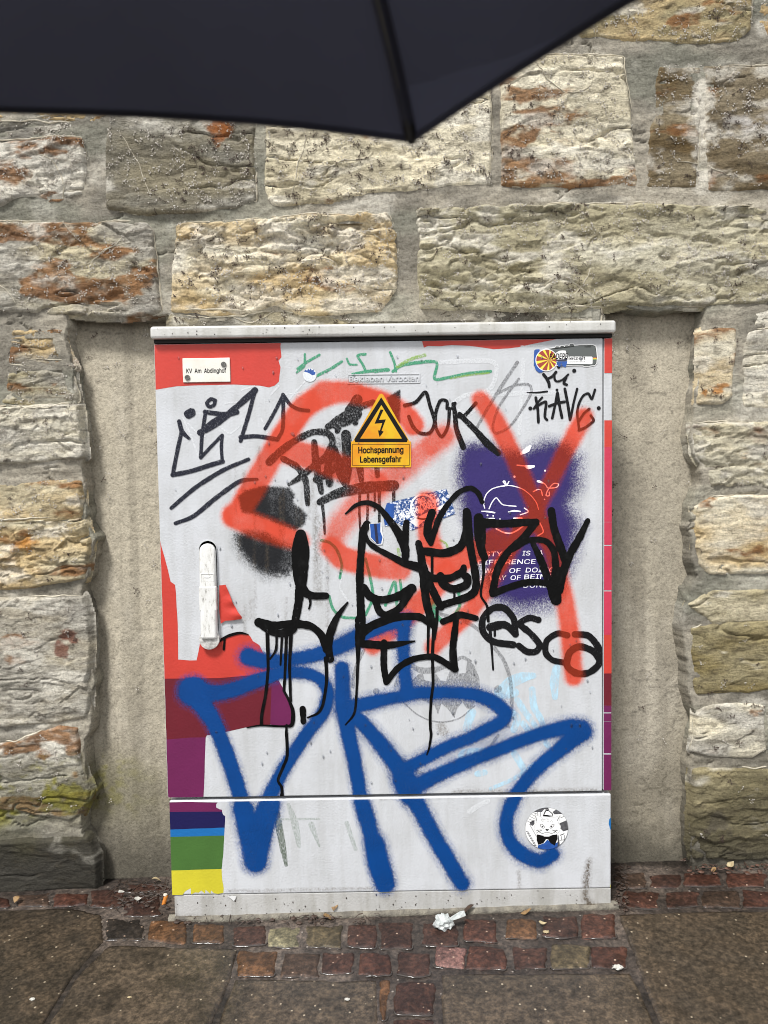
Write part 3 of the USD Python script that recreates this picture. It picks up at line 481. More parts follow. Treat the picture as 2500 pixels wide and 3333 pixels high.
# --- remains of a printed foil in coloured bands
FO = dict(foil_red=(226, 76, 64), foil_wine=(120, 38, 50), foil_magenta=(122, 42, 92), foil_navy=(34, 32, 88), foil_blue=(36, 122, 196), foil_green=(82, 124, 60), foil_yellow=(232, 220, 62), foil_pink=(222, 68, 96))
for k, v in FO.items(): paint(k, srgb(*v, .70), .34, srgb(*[x*.94 for x in v], .70), 12., spec=.3, bump=.0005, bscale=150.)
def foil(c, p, m_, areas=('door',), lift=.00025, label=None): sheet(poly(c, p), 'foil_remnant', m_, lift, label or m_.split('_')[1] + ' remnant of torn printed foil', areas)
foil('c1', [(20, 140), (925, 140), (921, 190), (928, 260), (908, 285), (921, 330), (910, 430), (880, 458), (840, 470), (780, 458), (600, 450), (350, 455), (200, 462), (50, 487), (20, 490)], 'foil_red')
foil('c2', [(270, 120), (1196, 120), (1190, 132), (1100, 150), (1000, 170), (930, 186), (860, 195), (760, 200), (680, 188), (600, 178), (480, 172), (400, 180), (318, 178), (290, 190)], 'foil_red')
def joinc(*ps): return [tuple(q) for c, p in ps for q in px(c, p)]
foil('s', joinc(('c3', [(70, 95), (84, 95), (95, 160), (118, 240), (142, 330), (160, 410), (190, 432), (196, 470), (203, 600), (210, 700), (213, 950), (290, 956), (340, 955), (352, 900), (365, 830), (400, 850), (440, 850), (480, 836), (510, 800), (560, 780), (640, 765), (690, 770), (712, 790), (730, 822), (775, 850), (800, 900), (830, 950), (870, 1020), (884, 1046), (700, 1060), (500, 1078), (300, 1080), (80, 1083)])), 'foil_red')
foil('s', joinc(('c3', [(80, 1083), (300, 1080), (500, 1078), (700, 1060), (884, 1046), (910, 1096), (860, 1110), (850, 1400), (780, 1405), (690, 1418), (540, 1452), (420, 1474)]), ('c5', [(412, 92), (404, 106), (300, 108), (120, 122), (100, 122)])), 'foil_wine')
foil('s', joinc(('c3', [(860, 1110), (910, 1096), (945, 1160), (985, 1240), (1012, 1310), (1008, 1400), (930, 1408), (850, 1400)])), 'foil_magenta')
foil('s', joinc(('c5', [(100, 122), (120, 122), (300, 108), (404, 106), (398, 230), (396, 350), (392, 440), (388, 530), (100, 538)])), 'foil_magenta')
lb = [('foil_magenta', [(120, 550), (485, 557), (474, 572), (476, 592), (500, 604), (516, 608), (516, 620), (120, 623)]), ('foil_navy', [(120, 623), (516, 620), (524, 642), (532, 648), (538, 650), (535, 731), (120, 746)]),
      ('foil_blue', [(120, 746), (535, 731), (531, 786), (120, 796)]), ('foil_green', [(120, 796), (531, 786), (526, 900), (514, 1017), (120, 1030)]),
      ('foil_yellow', [(120, 1030), (514, 1017), (516, 1080), (528, 1150), (526, 1182), (490, 1190), (462, 1186), (440, 1166), (436, 1190), (402, 1160), (398, 1188), (372, 1166), (355, 1182), (330, 1180), (302, 1194), (300, 1150), (262, 1172), (244, 1196), (200, 1199), (178, 1206), (120, 1208)])]
for m_, p in lb: foil('c5', p, m_, ('low',))
for c, z0, z1, m_ in (('c2', 100, 361, 'foil_red'), ('c2', 680, 860, 'foil_red'), ('c2', 860.5, 1366, 'foil_pink'), ('c4', -1, 152, 'foil_pink'), ('c4', 160, 458, 'foil_pink'), ('c4', 466, 760, 'foil_pink'), ('c4', 760.5, 1020, 'foil_red'), ('c4', 1020.5, 1238, 'foil_wine'), ('c4', 1238.5, 1282, 'foil_magenta'), ('c4', 1289, 1345, 'foil_magenta'), ('c6', 0, 210, 'foil_magenta'), ('c6', 219, 466, 'foil_magenta')):
    foil(c, [(1440, z0), (1600, z0), (1600, z1), (1440, z1)], m_, ('frame',), -.0001 if False else .00025)
foil('c6', [(1538, 690), (1541, 655), (1560, 640), (1560, 742), (1548, 724)], 'foil_blue', ('low',)); foil('c6', [(1548, 1100), (1560, 1095), (1560, 1120), (1550, 1118)], 'foil_yellow', ('low',))
sheet(poly('c5', [(556, 1206), (588, 1202), (614, 1204), (610, 1224), (598, 1238), (586, 1228), (574, 1218)]), 'paper_remnant', paint('paper_scrap', srgb(226, 226, 224, .85), .6), .001, 'torn white paper remnant hanging on the plinth edge', ('foot', 'low'))
curl = join([flat(poly('c3', [(500, 435), (545, 430), (562, 470), (600, 560), (628, 610), (660, 650), (655, 666), (600, 674), (540, 680), (510, 700), (498, 600)]), -.004)])
cv = curl[0].copy(); tri = trimesh.Trimesh(*curl, process=False).subdivide_to_size(.006); cv = np.array(tri.vertices); e = sm(cv[:, 0], cv[:, 0].min(), cv[:, 0].max()); cv[:, 1] -= .012*e*vnoise(cv*60, 3); part(door, 'foil_flap', (cv, tri.faces), 'foil_red', True, label='loose red foil flap beside the handle')
# --- embossed notice
ink('emboss', GRY); fx0, fz1 = onp('e1', [(832, 34)])[0]; fx1, fz0 = onp('e1', [(1268, 86)])[0]
fr = sbox(fx0, fz0, fx1, fz1); rim = fr.difference(fr.buffer(-.0022)); notice = text_at('e1', 'Bekleben verboten', 842, 1262, 78, 31, bold=True)
part(door, 'embossed_notice', join([slab(rim, .0002, .0016), slab(notice, .0002, .0022)]), 'grey_paint', label='raised wording Bekleben verboten')
# --- paint and pen, from the lowest layer up
ink('white_marker', srgb(232, 234, 236, .9), .5, .75, wscale=260., amount=(.36, .52)); ink('pale_blue_marker', srgb(190, 226, 244, .95), .5, .8, wscale=40., stretch=(2, 1, .8), amount=(.34, .60)); ink('green_marker', srgb(70, 160, 120, .85), .5, .85, wscale=300., amount=(.33, .5))
ink('lime_marker', srgb(150, 190, 80, .85), .5, .7, wscale=300., amount=(.38, .55)); ink('grey_marker', srgb(120, 120, 122, .85), .5, .7, wscale=280., amount=(.34, .58)); ink('faint_grey_marker', srgb(120, 120, 122, .85), .5, .5, wscale=200., amount=(.36, .62))
S = stroke
white = [S('c2', [(400, 290), (560, 282), (740, 282), (782, 330), (750, 450), (670, 510)], 15), S('c2', [(962, 275), (950, 500), (935, 770)], 14), S('c2', [(480, 620), (500, 560), (600, 505), (850, 502), (1200, 492)], 15), S('c2', [(490, 600), (580, 640), (640, 600)], 14),
         S('c1', [(245, 680), (300, 800), (350, 945)], 6), S('c1', [(280, 720), (340, 780), (400, 810)], 5), S('c1', [(500, 740), (570, 790), (640, 735)], 6), S('c1', [(540, 580), (640, 570)], 5), S('c1', [(650, 490), (740, 460)], 5), S('c1', [(855, 520), (910, 460)], 6), S('c1', [(1090, 430), (1000, 530), (920, 640)], 5), S('c1', [(950, 520), (1090, 500)], 5), S('c1', [(790, 690), (840, 810)], 5), S('c1', [(1025, 520), (1090, 548)], 5),
         S('c6', [(600, 605), (650, 570), (720, 535)], 18), S('c2', [(945, 180), (1090, 178)], 4), S('e1', [(800, 1220), (790, 1320), (840, 1400)], 6)]
sheet(hard(white), 'marker_scribble', 'white_marker', .00045, 'white marker scribbles')
sheet(hard([S('c4', [(800, 1150), (880, 1080), (960, 1045), (1030, 1035)], [40, 42, 34, 22]), S('c4', [(1185, 985), (1170, 1080), (1175, 1180)], [26, 30, 20]), S('c4', [(1020, 1130), (1035, 1250), (1080, 1330), (1120, 1452)], [24, 24, 20, 16]), S('c4', [(605, 1290), (580, 1390)], 28), S('c4', [(920, 1200), (980, 1290), (1060, 1400)], [22, 24, 16]), S('c4', [(760, 1190), (900, 1150)], [10, 34]),
            S('e4', [(1210, 880), (1185, 940), (1160, 1010)], [38, 40, 36]), S('e4', [(1570, 880), (1615, 940), (1580, 1040)], [30, 34, 30]), S('c6', [(400, 320), (520, 300), (560, 210), (700, 190)], [30, 32, 26, 20]), S('c6', [(900, 210), (960, 310)], 24), S('c6', [(1090, 110), (1130, 160)], 20), S('c6', [(740, 450), (900, 380), (1040, 280)], 14), S('c6', [(650, 350), (700, 340)], 22), S('c6', [(960, 10), (1000, 60)], 20)]), 'marker_scribble', 'pale_blue_marker', .0005, 'pale blue and white faded marker scribbles')
ghost = [S('e4', [(235, 320), (170, 450), (140, 560), (135, 650)], 15), S('e4', [(1120, 55), (1200, 90), (1280, 150)], 17), S('e4', [(1410, 300), (1490, 410), (1545, 560), (1562, 720), (1560, 860), (1520, 1000)], 17), S('e4', [(1440, 1085), (1370, 1190), (1280, 1250)], 15), S('e4', [(1220, 1300), (1100, 1365), (1000, 1400), (900, 1435), (800, 1440), (700, 1410)], 16), S('e4', [(640, 440), (740, 500), (860, 500), (1000, 450)], [18, 26, 28, 20]), S('e4', [(1050, 420), (1120, 385), (1190, 420)], 16), S('e4', [(1440, 672)], 36), S('e4', [(590, 790), (700, 890), (820, 950), (950, 968), (1100, 930), (1230, 820)], 7), S('e4', [(520, 640), (545, 560)], 16), S('e4', [(345, 690)], 30), S('e4', [(530, 1280), (610, 1335)], 22)]
face = poly('e4', [(650, 610), (720, 540), (760, 520), (780, 590), (850, 605), (880, 530), (920, 590), (970, 600), (1010, 500), (1060, 500), (1090, 530), (1150, 525), (1165, 400), (1220, 450), (1270, 560), (1282, 690), (1100, 660), (800, 660), (660, 660)]).union(poly('e4', [(740, 765), (900, 760), (1000, 762), (1240, 780), (1200, 850), (1160, 845), (1120, 790), (1070, 850), (1050, 930), (990, 850), (930, 800), (900, 900), (870, 820)]))
ink('pencil_grey', srgb(104, 104, 106, .85), .6, .62, wscale=240., stretch=(2.2, 1, .7), amount=(.34, .62))
sheet(unary_union([hard(ghost), face]), 'grey_face_drawing', 'pencil_grey', .0006, 'faded grey drawing of a round face')
green = [S('c1', [(1090, 240), (1085, 320), (1035, 365)], 8), S('c1', [(1190, 245), (1110, 290), (1040, 340)], 9), S('c1', [(1345, 290), (1270, 340), (1170, 390)], 10), S('c1', [(1380, 270), (1400, 310), (1450, 312)], 7), S('c1', [(1510, 240), (1455, 250), (1490, 310), (1510, 355)], 9), S('c1', [(1420, 380), (1530, 358), (1659, 345)], 11), S('c2', [(-40, 352), (0, 345), (50, 340)], 11), S('c2', [(62, 222), (90, 290), (100, 350)], 9), S('c2', [(80, 350), (140, 310), (250, 290), (375, 290), (362, 400), (450, 392), (600, 362), (740, 350)], [10, 11, 12, 10, 10, 10, 10, 10]),
         S('c3', [(1205, 125), (1260, 140), (1310, 190), (1345, 290), (1332, 385)], 10), S('c3', [(1258, 510), (1285, 600), (1350, 655), (1450, 662)], 10), S('c3', [(1510, 250), (1545, 400), (1560, 520), (1510, 640)], 10), S('c4', [(30, 560), (60, 470), (95, 405), (110, 600)], 10), S('c4', [(130, 390), (140, 470), (165, 570)], 10), S('c4', [(520, 440), (532, 560), (500, 620)], 11), S('c4', [(330, 590), (370, 630), (410, 665)], 16), S('c4', [(345, 520), (365, 600)], 14)]
sheet(hard(green), 'marker_scribble', 'green_marker', .0007, 'green marker scribbles')
sheet(hard([S('c2', [(110, 320), (200, 268), (295, 240)], 12), S('c2', [(470, 398), (600, 375), (730, 360)], 6), S('e2', [(1060, 770), (1110, 800), (1130, 850)], 10), S('e2', [(680, 850), (690, 900)], 14)]), 'marker_scribble', 'lime_marker', .00072, 'lime green marker scribbles')
sheet(hard([S('c2', [(650, 725), (720, 600), (800, 470), (920, 290)], [10, 11, 12, 12]), S('c2', [(790, 500), (900, 445), (1000, 440), (1012, 500), (950, 610), (870, 720), (780, 768), (755, 720), (800, 580), (930, 400)], 9), S('c5', [(900, 620), (905, 650)], 16), S('c4', [(395, 615), (470, 640)], 14)]), 'marker_scribble', 'grey_marker', .00075, 'grey marker loops')
ink('moss_marker', srgb(96, 108, 92, .85), .6, .8, wscale=220., stretch=(3, 1, .6), amount=(.36, .56)); ink('faint_moss_marker', srgb(150, 164, 150, .85), .6, .5, wscale=220., stretch=(3, 1, .6), amount=(.4, .62))
sheet(hard([S('c5', [(895, 620), (905, 650)], 18), S('c5', [(905, 690), (930, 830), (960, 990)], [26, 24, 12])]), 'marker_scribble', 'moss_marker', .00045, 'dark green faded pen marks')
sheet(hard([S('c5', [(975, 570), (1020, 700), (1050, 860)], [12, 26, 14]), S('c5', [(1135, 710), (1190, 860)], [22, 8]), S('c5', [(1380, 700), (1440, 880)], [16, 14]), S('c5', [(860, 670), (1000, 672), (1190, 670)], 8)]), 'marker_scribble', 'faint_moss_marker', .00046, 'pale green faded pen marks')
# sprayed layers: opacity is worked out on a fine grid, each stroke with its soft edge
def spray_material(name, col, rough=.42, grain=700., hardness=.30, amount=1., glaze=None, body=.5):
    return mat(name, {'g': ('geometry', {}), 'a': ('attribute', {'attribute': 'cover'}), 'n': ('noise_texture', {'scale': grain, 'detail': 2.}), 'k': ('math', {'math_type': 'subtract', 'value2': .5}),
                      'k2': ('math', {'math_type': 'multiply_add', 'value2': 2.6}), 'nn': ('math', {'math_type': 'multiply', 'value2': hardness}), 'one': ('math', {'math_type': 'subtract', 'value1': 1.}), 'am': ('math', {'math_type': 'multiply'}), 'am4': ('math', {'math_type': 'multiply', 'value2': 4.}),
                      'fin': ('math', {'math_type': 'multiply_add', 'use_clamp': True}), 'fx': ('math', {'math_type': 'multiply', 'value2': amount}),
                      'n2': ('noise_texture', {'scale': 14., 'detail': 4.}), 'cr': ('rgb_ramp', {'ramp': [(.3, tuple(np.asarray(col)*.9)), (.7, tuple(np.asarray(col)*1.06))]}),
                      'op': ('noise_texture', {'scale': 190., 'detail': 2.}), 'bu': ('bump', {'strength': .6, 'distance': .0009}), 't': ('transparent_bsdf', {}), 'tt': ('transparent_bsdf', {'color': glaze or (0, 0, 0)}), 'gl': ('mix_closure', {'fac': body}), 'p': ('principled_bsdf', {'roughness': rough, 'specular_ior_level': .3}), 'mx': ('mix_closure', {})},
               [('tt.BSDF', 'gl.closure1'), ('p.BSDF', 'gl.closure2'), ('g.position', 'n.vector'), ('g.position', 'n2.vector'), ('n2.fac', 'cr.fac'), ('cr.color', 'p.base_color'), ('g.position', 'op.vector'), ('op.fac', 'bu.height'), ('bu.normal', 'p.normal'),
                ('n.fac', 'k.value1'), ('a.fac', 'one.value2'), ('a.fac', 'am.value1'), ('one.value', 'am.value2'), ('am.value', 'am4.value1'), ('k.value', 'nn.value1'), ('nn.value', 'k2.value1'), ('am4.value', 'fin.value2'), ('k2.value', 'fin.value1'), ('a.fac', 'fin.value3'),
                ('fin.value', 'fx.value1'), ('fx.value', 'mx.fac'), ('t.BSDF', 'mx.closure1'), ('gl.closure' if glaze else 'p.BSDF', 'mx.closure2')], 'mx.closure')
def spray(strokes, polys, name, matname, lift, label, g=.0022, areas=('door', 'low', 'foot'), lowcut=.03, vary=0.):
    """strokes: [((points, half widths), inner softness, outer softness, opacity)]; polys the same with an outline."""
    for a in areas:
        parent, r = AREA[a]; x0, z0, x1, z1 = r.bounds
        X, Z = np.meshgrid(np.linspace(x0, x1, int((x1 - x0)/g) + 2), np.linspace(z0, z1, int((z1 - z0)/g) + 2), indexing='ij'); Q = np.column_stack([X.ravel(), Z.ravel()])
        W = Q + .004*(np.stack([fbm(np.column_stack([Q*26, np.zeros(len(Q))]), 3, 91), fbm(np.column_stack([Q*26, np.zeros(len(Q))]), 3, 92)], 1) - .5)
        clear = np.ones(len(Q))
        for (P, Rr), si, so, op in strokes:
            d, i = cKDTree(P).query(W, distance_upper_bound=float(Rr.max() + so + .01)); ok = np.isfinite(d)
            s = np.where(ok, Rr[np.minimum(i, len(P) - 1)] - np.where(ok, d, 0), -9.)
            clear *= 1 - op*(.74*sm(s, -so*.28, si) + .26*sm(s, -so, 0)**1.3)
        for pg, si, so, op in polys: clear *= 1 - op*sm(sdf(W, pg), -so, si)
        cov = (1 - clear)*(1 - vary*sm(fbm(np.column_stack([Q*[22, 14], np.ones(len(Q))]), 4, 95), .42, .72)); cc = cov.reshape(X.shape); keep = np.maximum.reduce([cc[:-1, :-1], cc[1:, :-1], cc[1:, 1:], cc[:-1, 1:]]) > lowcut
        if keep.sum() < 20: continue
        from scipy.ndimage import label as islands
        lab, nl = islands(keep, np.ones((3, 3)))
        for q in range(1, nl + 1):
            kq = lab == q
            if kq.sum() < 60: continue
            v, f, k = compact(np.column_stack([Q[:, 0], np.full(len(Q), -lift), Q[:, 1]]), grid_faces(kq), cov)
            part(parent, name, (v, f), matname, True, label=label, cover=k)
spray_material('purple_spray', srgb(58, 46, 112, .75), .5, 380., .8)
spray([], [(poly('s', joinc(('c2', [(600, 1500), (570, 1250), (540, 1000), (560, 870), (640, 850), (740, 850), (800, 905), (940, 920), (1050, 880), (1150, 850), (1240, 870), (1300, 960), (1290, 1120), (1240, 1250), (1300, 1400)]), ('c4', [(1290, 60), (1250, 250), (1200, 420), (1150, 500), (950, 545), (800, 500), (760, 420), (700, 250), (640, 80)]))), .022, .020, .97),
           (poly('s', joinc(('c2', [(600, 1500), (520, 1250), (500, 1000), (560, 840), (700, 820), (800, 860), (940, 890), (1100, 800), (1240, 820), (1370, 920), (1370, 1120), (1300, 1250), (1390, 1400)]), ('c4', [(1370, 60), (1330, 250), (1250, 420), (1150, 600), (950, 640), (760, 600), (700, 420), (640, 250), (560, 80)]))), .03, .025, .45)], 'purple_spray_patch', 'purple_spray', .0008, 'purple sprayed patch', areas=('door',))
spray_material('black_spray', srgb(24, 25, 28, .85), .5, 380., .8)
spray([], [(poly('e1', [(180, 770), (230, 730), (330, 705), (480, 715), (512, 760), (500, 800), (560, 850), (584, 880), (570, 930), (520, 965), (400, 920), (300, 880), (200, 850)]), .004, .006, .97), (poly('e1', [(170, 1000), (230, 985), (330, 1000), (500, 1090), (505, 1180), (460, 1230), (380, 1230), (290, 1190), (200, 1080)]), .010, .016, .97), (poly('e1', [(150, 985), (520, 1050), (520, 1250), (340, 1270), (220, 1180), (140, 1060)]), .03, .02, .35),
           (poly('e1', [(640, 560), (740, 400), (860, 380), (900, 600), (800, 700), (660, 720)]), .04, .02, .30), (poly('e1', [(1070, 178), (1141, 135), (1141, 325), (1118, 325)]), .0, .004, .95)], 'black_spray_patch', 'black_spray', .0009, 'black sprayed patches', areas=('door',), vary=.22)
ink('chalk_white', srgb(238, 238, 240, .9), .5); ch = [S('e3', [(378, 455), (366, 400), (395, 320), (450, 270), (520, 248), (570, 242)], 5), S('e3', [(560, 240), (640, 240), (740, 270), (820, 330), (875, 400), (898, 470)], 4), S('e3', [(585, 238), (555, 200), (572, 195), (590, 235), (612, 198)], 5), S('e3', [(420, 462), (448, 400), (488, 355), (520, 390), (560, 425), (680, 438)], 5), S('e3', [(345, 485), (420, 490), (475, 500)], [3, 8, 6]), S('e3', [(605, 492), (660, 482), (720, 488)], [4, 9, 6]), S('e3', [(395, 562), (465, 560)], 11), S('e3', [(660, 556), (735, 552)], 9), S('e3', [(405, 525)], 8), S('e3', [(460, 530)], 8), S('e3', [(525, 560)], 6), S('e3', [(490, 655), (560, 690), (630, 698), (700, 665), (755, 620)], 7), S('e3', [(905, 590), (935, 650), (940, 690), (890, 722)], 5), S('e3', [(760, 455), (800, 490), (720, 520)], 5),
        S('e3', [(940, 215), (885, 200), (900, 190), (960, 225), (990, 262), (1070, 255), (1090, 225), (1040, 220), (985, 285), (970, 335), (1000, 335), (1000, 300)], 5), S('e3', [(845, 298), (890, 275), (920, 280)], 5), S('e3', [(925, 290), (935, 335)], 5), S('e3', [(955, 372)], 7), S('e3', [(765, 50), (800, 60), (850, 52)], [6, 20, 12]), S('e3', [(690, 42), (760, 48)], 6), S('e3', [(960, 95)], 10), S('c2', [(945, 905), (985, 880), (1008, 855)], [8, 16, 8]), S('e3', [(665, 152)], 10)]
words = unary_union([text_at('e3', t, a, b, y, 44, slant=.15) for t, a, b, y in (('STYLE', 380, 640, 920), ('IS', 740, 815, 912), ('A', 897, 935, 905), ('DIFFERENCE', 312, 865, 1000), ('WAY', 372, 530, 1082), ('OF', 612, 720, 1080), ('DOING', 772, 1050, 1075), ('A', 325, 365, 1160), ('WAY', 420, 580, 1150), ('OF', 625, 722, 1148), ('BEING', 757, 1035, 1140), ('DONE', 750, 975, 1222))])
sheet(unary_union([hard(ch), words]), 'white_chalk_drawing', 'chalk_white', .001, 'white line drawing of a head above handwritten words')
ink('navy_marker', srgb(34, 36, 48, .8), .4, .94, wscale=330., amount=(.26, .46)); ink('black_marker', srgb(16, 16, 18, .8), .45, .96, wscale=200., stretch=(1, 1, 1), amount=(.27, .38)); ink('dry_black_marker', srgb(16, 16, 18, .8), .45, .95, wscale=330., stretch=(1.2, 1, .8), amount=(.32, .52)); ink('black_crayon', srgb(12, 12, 14, .8), .6, 1., wscale=360., amount=(.36, .42))
crown = [S('c1', [(220, 705), (240, 775), (290, 825)], [14, 15, 9]), S('c1', [(238, 770), (205, 920), (175, 1075)], 13), S('c1', [(175, 1075), (300, 1050), (420, 1012), (520, 982)], 15), S('c1', [(518, 985), (512, 880), (518, 800)], 11), S('c1', [(518, 800), (440, 880), (370, 955)], 11), S('c1', [(370, 955), (378, 800), (403, 640)], 12), S('c1', [(400, 640), (500, 652), (620, 648)], [16, 14, 10]), S('c1', [(620, 640), (480, 690), (370, 780)], 16), S('c1', [(365, 782), (480, 720), (600, 620), (745, 490)], 20), S('c1', [(745, 490), (700, 660), (645, 840)], 13), S('c1', [(645, 815), (760, 808), (900, 830)], 14), S('c1', [(900, 830), (935, 760), (940, 620), (938, 525)], 12), S('c1', [(815, 755), (880, 640), (940, 520)], 11), S('c1', [(938, 520), (990, 590), (1050, 622), (1115, 630)], 12),
         S('c1', [(470, 560), (440, 550), (412, 578), (430, 605), (462, 590), (468, 560)], 12), S('c1', [(300, 625), (265, 650), (285, 675), (320, 655), (315, 628), (290, 650)], 12), S('c1', [(165, 1305), (330, 1165), (520, 1045), (700, 967)], [12, 14, 14, 12]), S('c1', [(195, 1410), (320, 1360), (480, 1230), (640, 1120), (760, 1105)], [12, 14, 15, 14, 9])]
for q in crown:                                  # each letter is its own pen stroke
    pass
sheet(hard(thick(crown, 1.08)), 'marker_tag', 'navy_marker', .0011, 'dark navy marker letters with two rings and two underlines', ('door',))
pbm = [S('e1', [(890, 185), (850, 265)], [28, 34]), S('e1', [(880, 270), (800, 300), (710, 350)], [36, 30, 16]), S('e1', [(985, 200), (920, 225), (860, 260)], [14, 18, 22]), S('e1', [(885, 255), (878, 325)], 16), S('e1', [(790, 310), (770, 375)], [22, 14]), S('e1', [(840, 320), (760, 340)], 18), S('e1', [(362, 560), (430, 495), (520, 430), (620, 382), (710, 385), (742, 440), (700, 530), (620, 590), (550, 650), (480, 695)], [22, 20, 18, 17, 18, 18, 20, 18, 17, 8]), S('e1', [(445, 540), (530, 590), (580, 670), (592, 810)], [16, 18, 17, 14]), S('e1', [(632, 440), (645, 580), (675, 740)], [16, 22, 14]), S('e1', [(645, 665), (750, 600), (850, 520)], 20), S('e1', [(740, 470), (715, 590), (725, 690)], [18, 22, 20]), S('e1', [(750, 480), (790, 620), (820, 690)], [20, 26, 20]), S('e1', [(822, 395), (835, 550), (820, 690)], [26, 28, 20]), S('e1', [(905, 590), (915, 670)], [20, 14]), S('e1', [(1008, 590), (1010, 640)], 14),
       S('e1', [(665, 800), (780, 745), (950, 712), (1110, 700)], [18, 26, 30, 27]), S('e1', [(680, 810), (690, 900), (695, 990)], [9, 8, 6]), S('e1', [(905, 735), (903, 860), (908, 970)], [8, 7, 6]), S('e1', [(955, 730), (950, 930)], 7), S('e1', [(1022, 730), (1022, 930)], [9, 7]), S('e1', [(1108, 715), (1110, 850)], 9), S('e1', [(995, 735), (995, 850)], 6)]
sheet(hard(thick(pbm)), 'marker_tag', 'dry_black_marker', .00112, 'black marker letters with a dripping bar around the warning sign', ('door',))
jgk = [S('c2', [(160, 580), (235, 558), (300, 490), (330, 580), (362, 690), (330, 765), (260, 765), (215, 720), (188, 655)], 11), S('c2', [(445, 600), (445, 552), (400, 548), (368, 640), (372, 730), (410, 790), (452, 720), (462, 600)], 10), S('c2', [(488, 570), (500, 640), (510, 740), (556, 862)], [12, 14, 16, 17]), S('c2', [(640, 565), (560, 650), (500, 650)], 11), S('c2', [(530, 640), (640, 750), (720, 840), (790, 900)], [15, 18, 22, 20]), S('c2', [(500, 565), (482, 600)], 10)]
sheet(hard(thick(jgk)), 'marker_tag', 'black_crayon', .00114, 'black crayon letters right of the warning sign', ('door',))
kav = [S('e6', [(370, 690), (420, 755), (460, 830), (470, 905)], [24, 26, 26, 22]), S('e6', [(440, 765), (520, 725), (585, 650)], 22), S('e6', [(560, 690), (565, 780), (610, 812), (700, 780), (800, 690)], 18), S('e6', [(760, 745), (722, 840), (772, 868)], 22), S('e6', [(903, 625)], 30), S('e6', [(633, 560)], 26), S('e6', [(358, 620)], 18), S('e6', [(235, 1095), (268, 1300), (280, 1522)], 23), S('e6', [(345, 1090), (275, 1170), (205, 1275)], 18), S('e6', [(200, 1282), (300, 1212), (410, 1165), (402, 1300), (392, 1430), (430, 1480)], 21), S('e6', [(80, 1002), (250, 1005), (430, 985)], [6, 12, 16]), S('e6', [(605, 1025), (575, 1200), (520, 1450)], 21), S('e6', [(612, 1005), (645, 1220), (690, 1440)], 23), S('e6', [(470, 1240), (600, 1192), (735, 1165)], 22), S('e6', [(603, 960)], 24), S('e6', [(740, 940), (790, 1200), (830, 1475)], 23), S('e6', [(955, 940), (890, 1200), (842, 1455)], 19), S('e6', [(1265, 955), (1210, 1115), (1150, 1022), (1060, 1060), (985, 1200), (955, 1350), (970, 1500), (990, 1650)], 20), S('e6', [(1165, 1290), (1070, 1370), (990, 1490)], 21), S('e6', [(1192, 1405), (1240, 1495), (1100, 1610), (985, 1660)], 21), S('e6', [(138, 1280)], 33), S('e6', [(1330, 1275)], 31)]
sheet(hard(thick(kav)), 'marker_tag', 'black_marker', .00116, 'black marker word under a small crown at the top right corner', ('door',))
esca = [S('c4', [(905, 745), (895, 650), (830, 578), (750, 582), (688, 650), (690, 740), (760, 805), (892, 826)], 21), S('c4', [(735, 708), (820, 690), (860, 705), (908, 755)], [26, 24, 22, 20]), S('c4', [(735, 715), (745, 820), (757, 995)], [10, 8, 6]), S('c4', [(768, 715), (768, 765)], 7), S('c4', [(1062, 658), (1000, 645), (938, 685), (1010, 750), (1070, 825), (1045, 872), (985, 872), (930, 832)], 20), S('c4', [(1258, 762), (1190, 750), (1118, 800), (1112, 880), (1160, 930), (1240, 946)], 19), S('c4', [(1308, 755), (1400, 765), (1465, 840), (1478, 905), (1465, 965), (1400, 1015), (1320, 1018), (1258, 970), (1272, 880), (1340, 838), (1430, 868), (1476, 925)], 21)]
sheet(hard(thick(esca)), 'marker_tag', 'black_marker', .00118, 'black marker word in rounded letters at the right', ('door',))
# --- warning sign
paint('sign_yellow', srgb(244, 198, 40, .72), .3, srgb(242, 140, 36, .72), 9., lo=.46, hi=.66, spec=.3); paint('print_black', srgb(14, 13, 12), .4, spec=.2); paint('print_white', srgb(240, 240, 238, .92), .35); paint('print_grey', srgb(84, 88, 86), .35); paint('print_blue', srgb(38, 84, 160), .3, srgb(30, 66, 130), 60.); paint('print_navy', srgb(28, 30, 58), .35); paint('print_rust', srgb(150, 58, 46), .35); paint('print_lemon', srgb(240, 224, 70, .9), .35); paint('print_green', srgb(60, 130, 80), .35); paint('print_orange', srgb(220, 110, 50), .35)
sign = UsdGeom.Xform.Define(stage, numbered(str(door.GetPath()), 'warning_sign')).GetPrim(); tag(sign, 'yellow high voltage warning sign')
tri_ = poly('e1', [(1034, 150), (1046, 156), (1206, 440), (862, 440), (1022, 156)]); plate = tri_.union(poly('e1', [(853, 436), (1212, 436), (1212, 591), (853, 591)]))
part(sign, 'sign_plate', slab(plate, -.0016, .0003), 'sign_yellow')
to, ti = poly('e1', [(1034, 172), (1194, 425), (1188, 441), (878, 441), (872, 425)]), poly('e1', [(1035, 218), (1158, 420), (908, 420)])
bolt = poly('e1', [(1030, 245), (1048, 247), (1020, 308), (1062, 304), (1036, 372), (1049, 378), (1024, 411), (1014, 370), (1026, 371), (1040, 326), (994, 331)])
rc = poly('e1', [(860, 452), (1204, 452), (1204, 582), (860, 582)]); rim = rc.difference(rc.buffer(-.0014))
part(sign, 'sign_print', flat(unary_union([to.difference(ti), bolt, rim, text_at('e1', 'Hochspannung', 896, 1168, 507, 35, bold=True, fat=.03), text_at('e1', 'Lebensgefahr', 907, 1156, 563, 35, bold=True, fat=.03)]), -.00196), 'print_black')
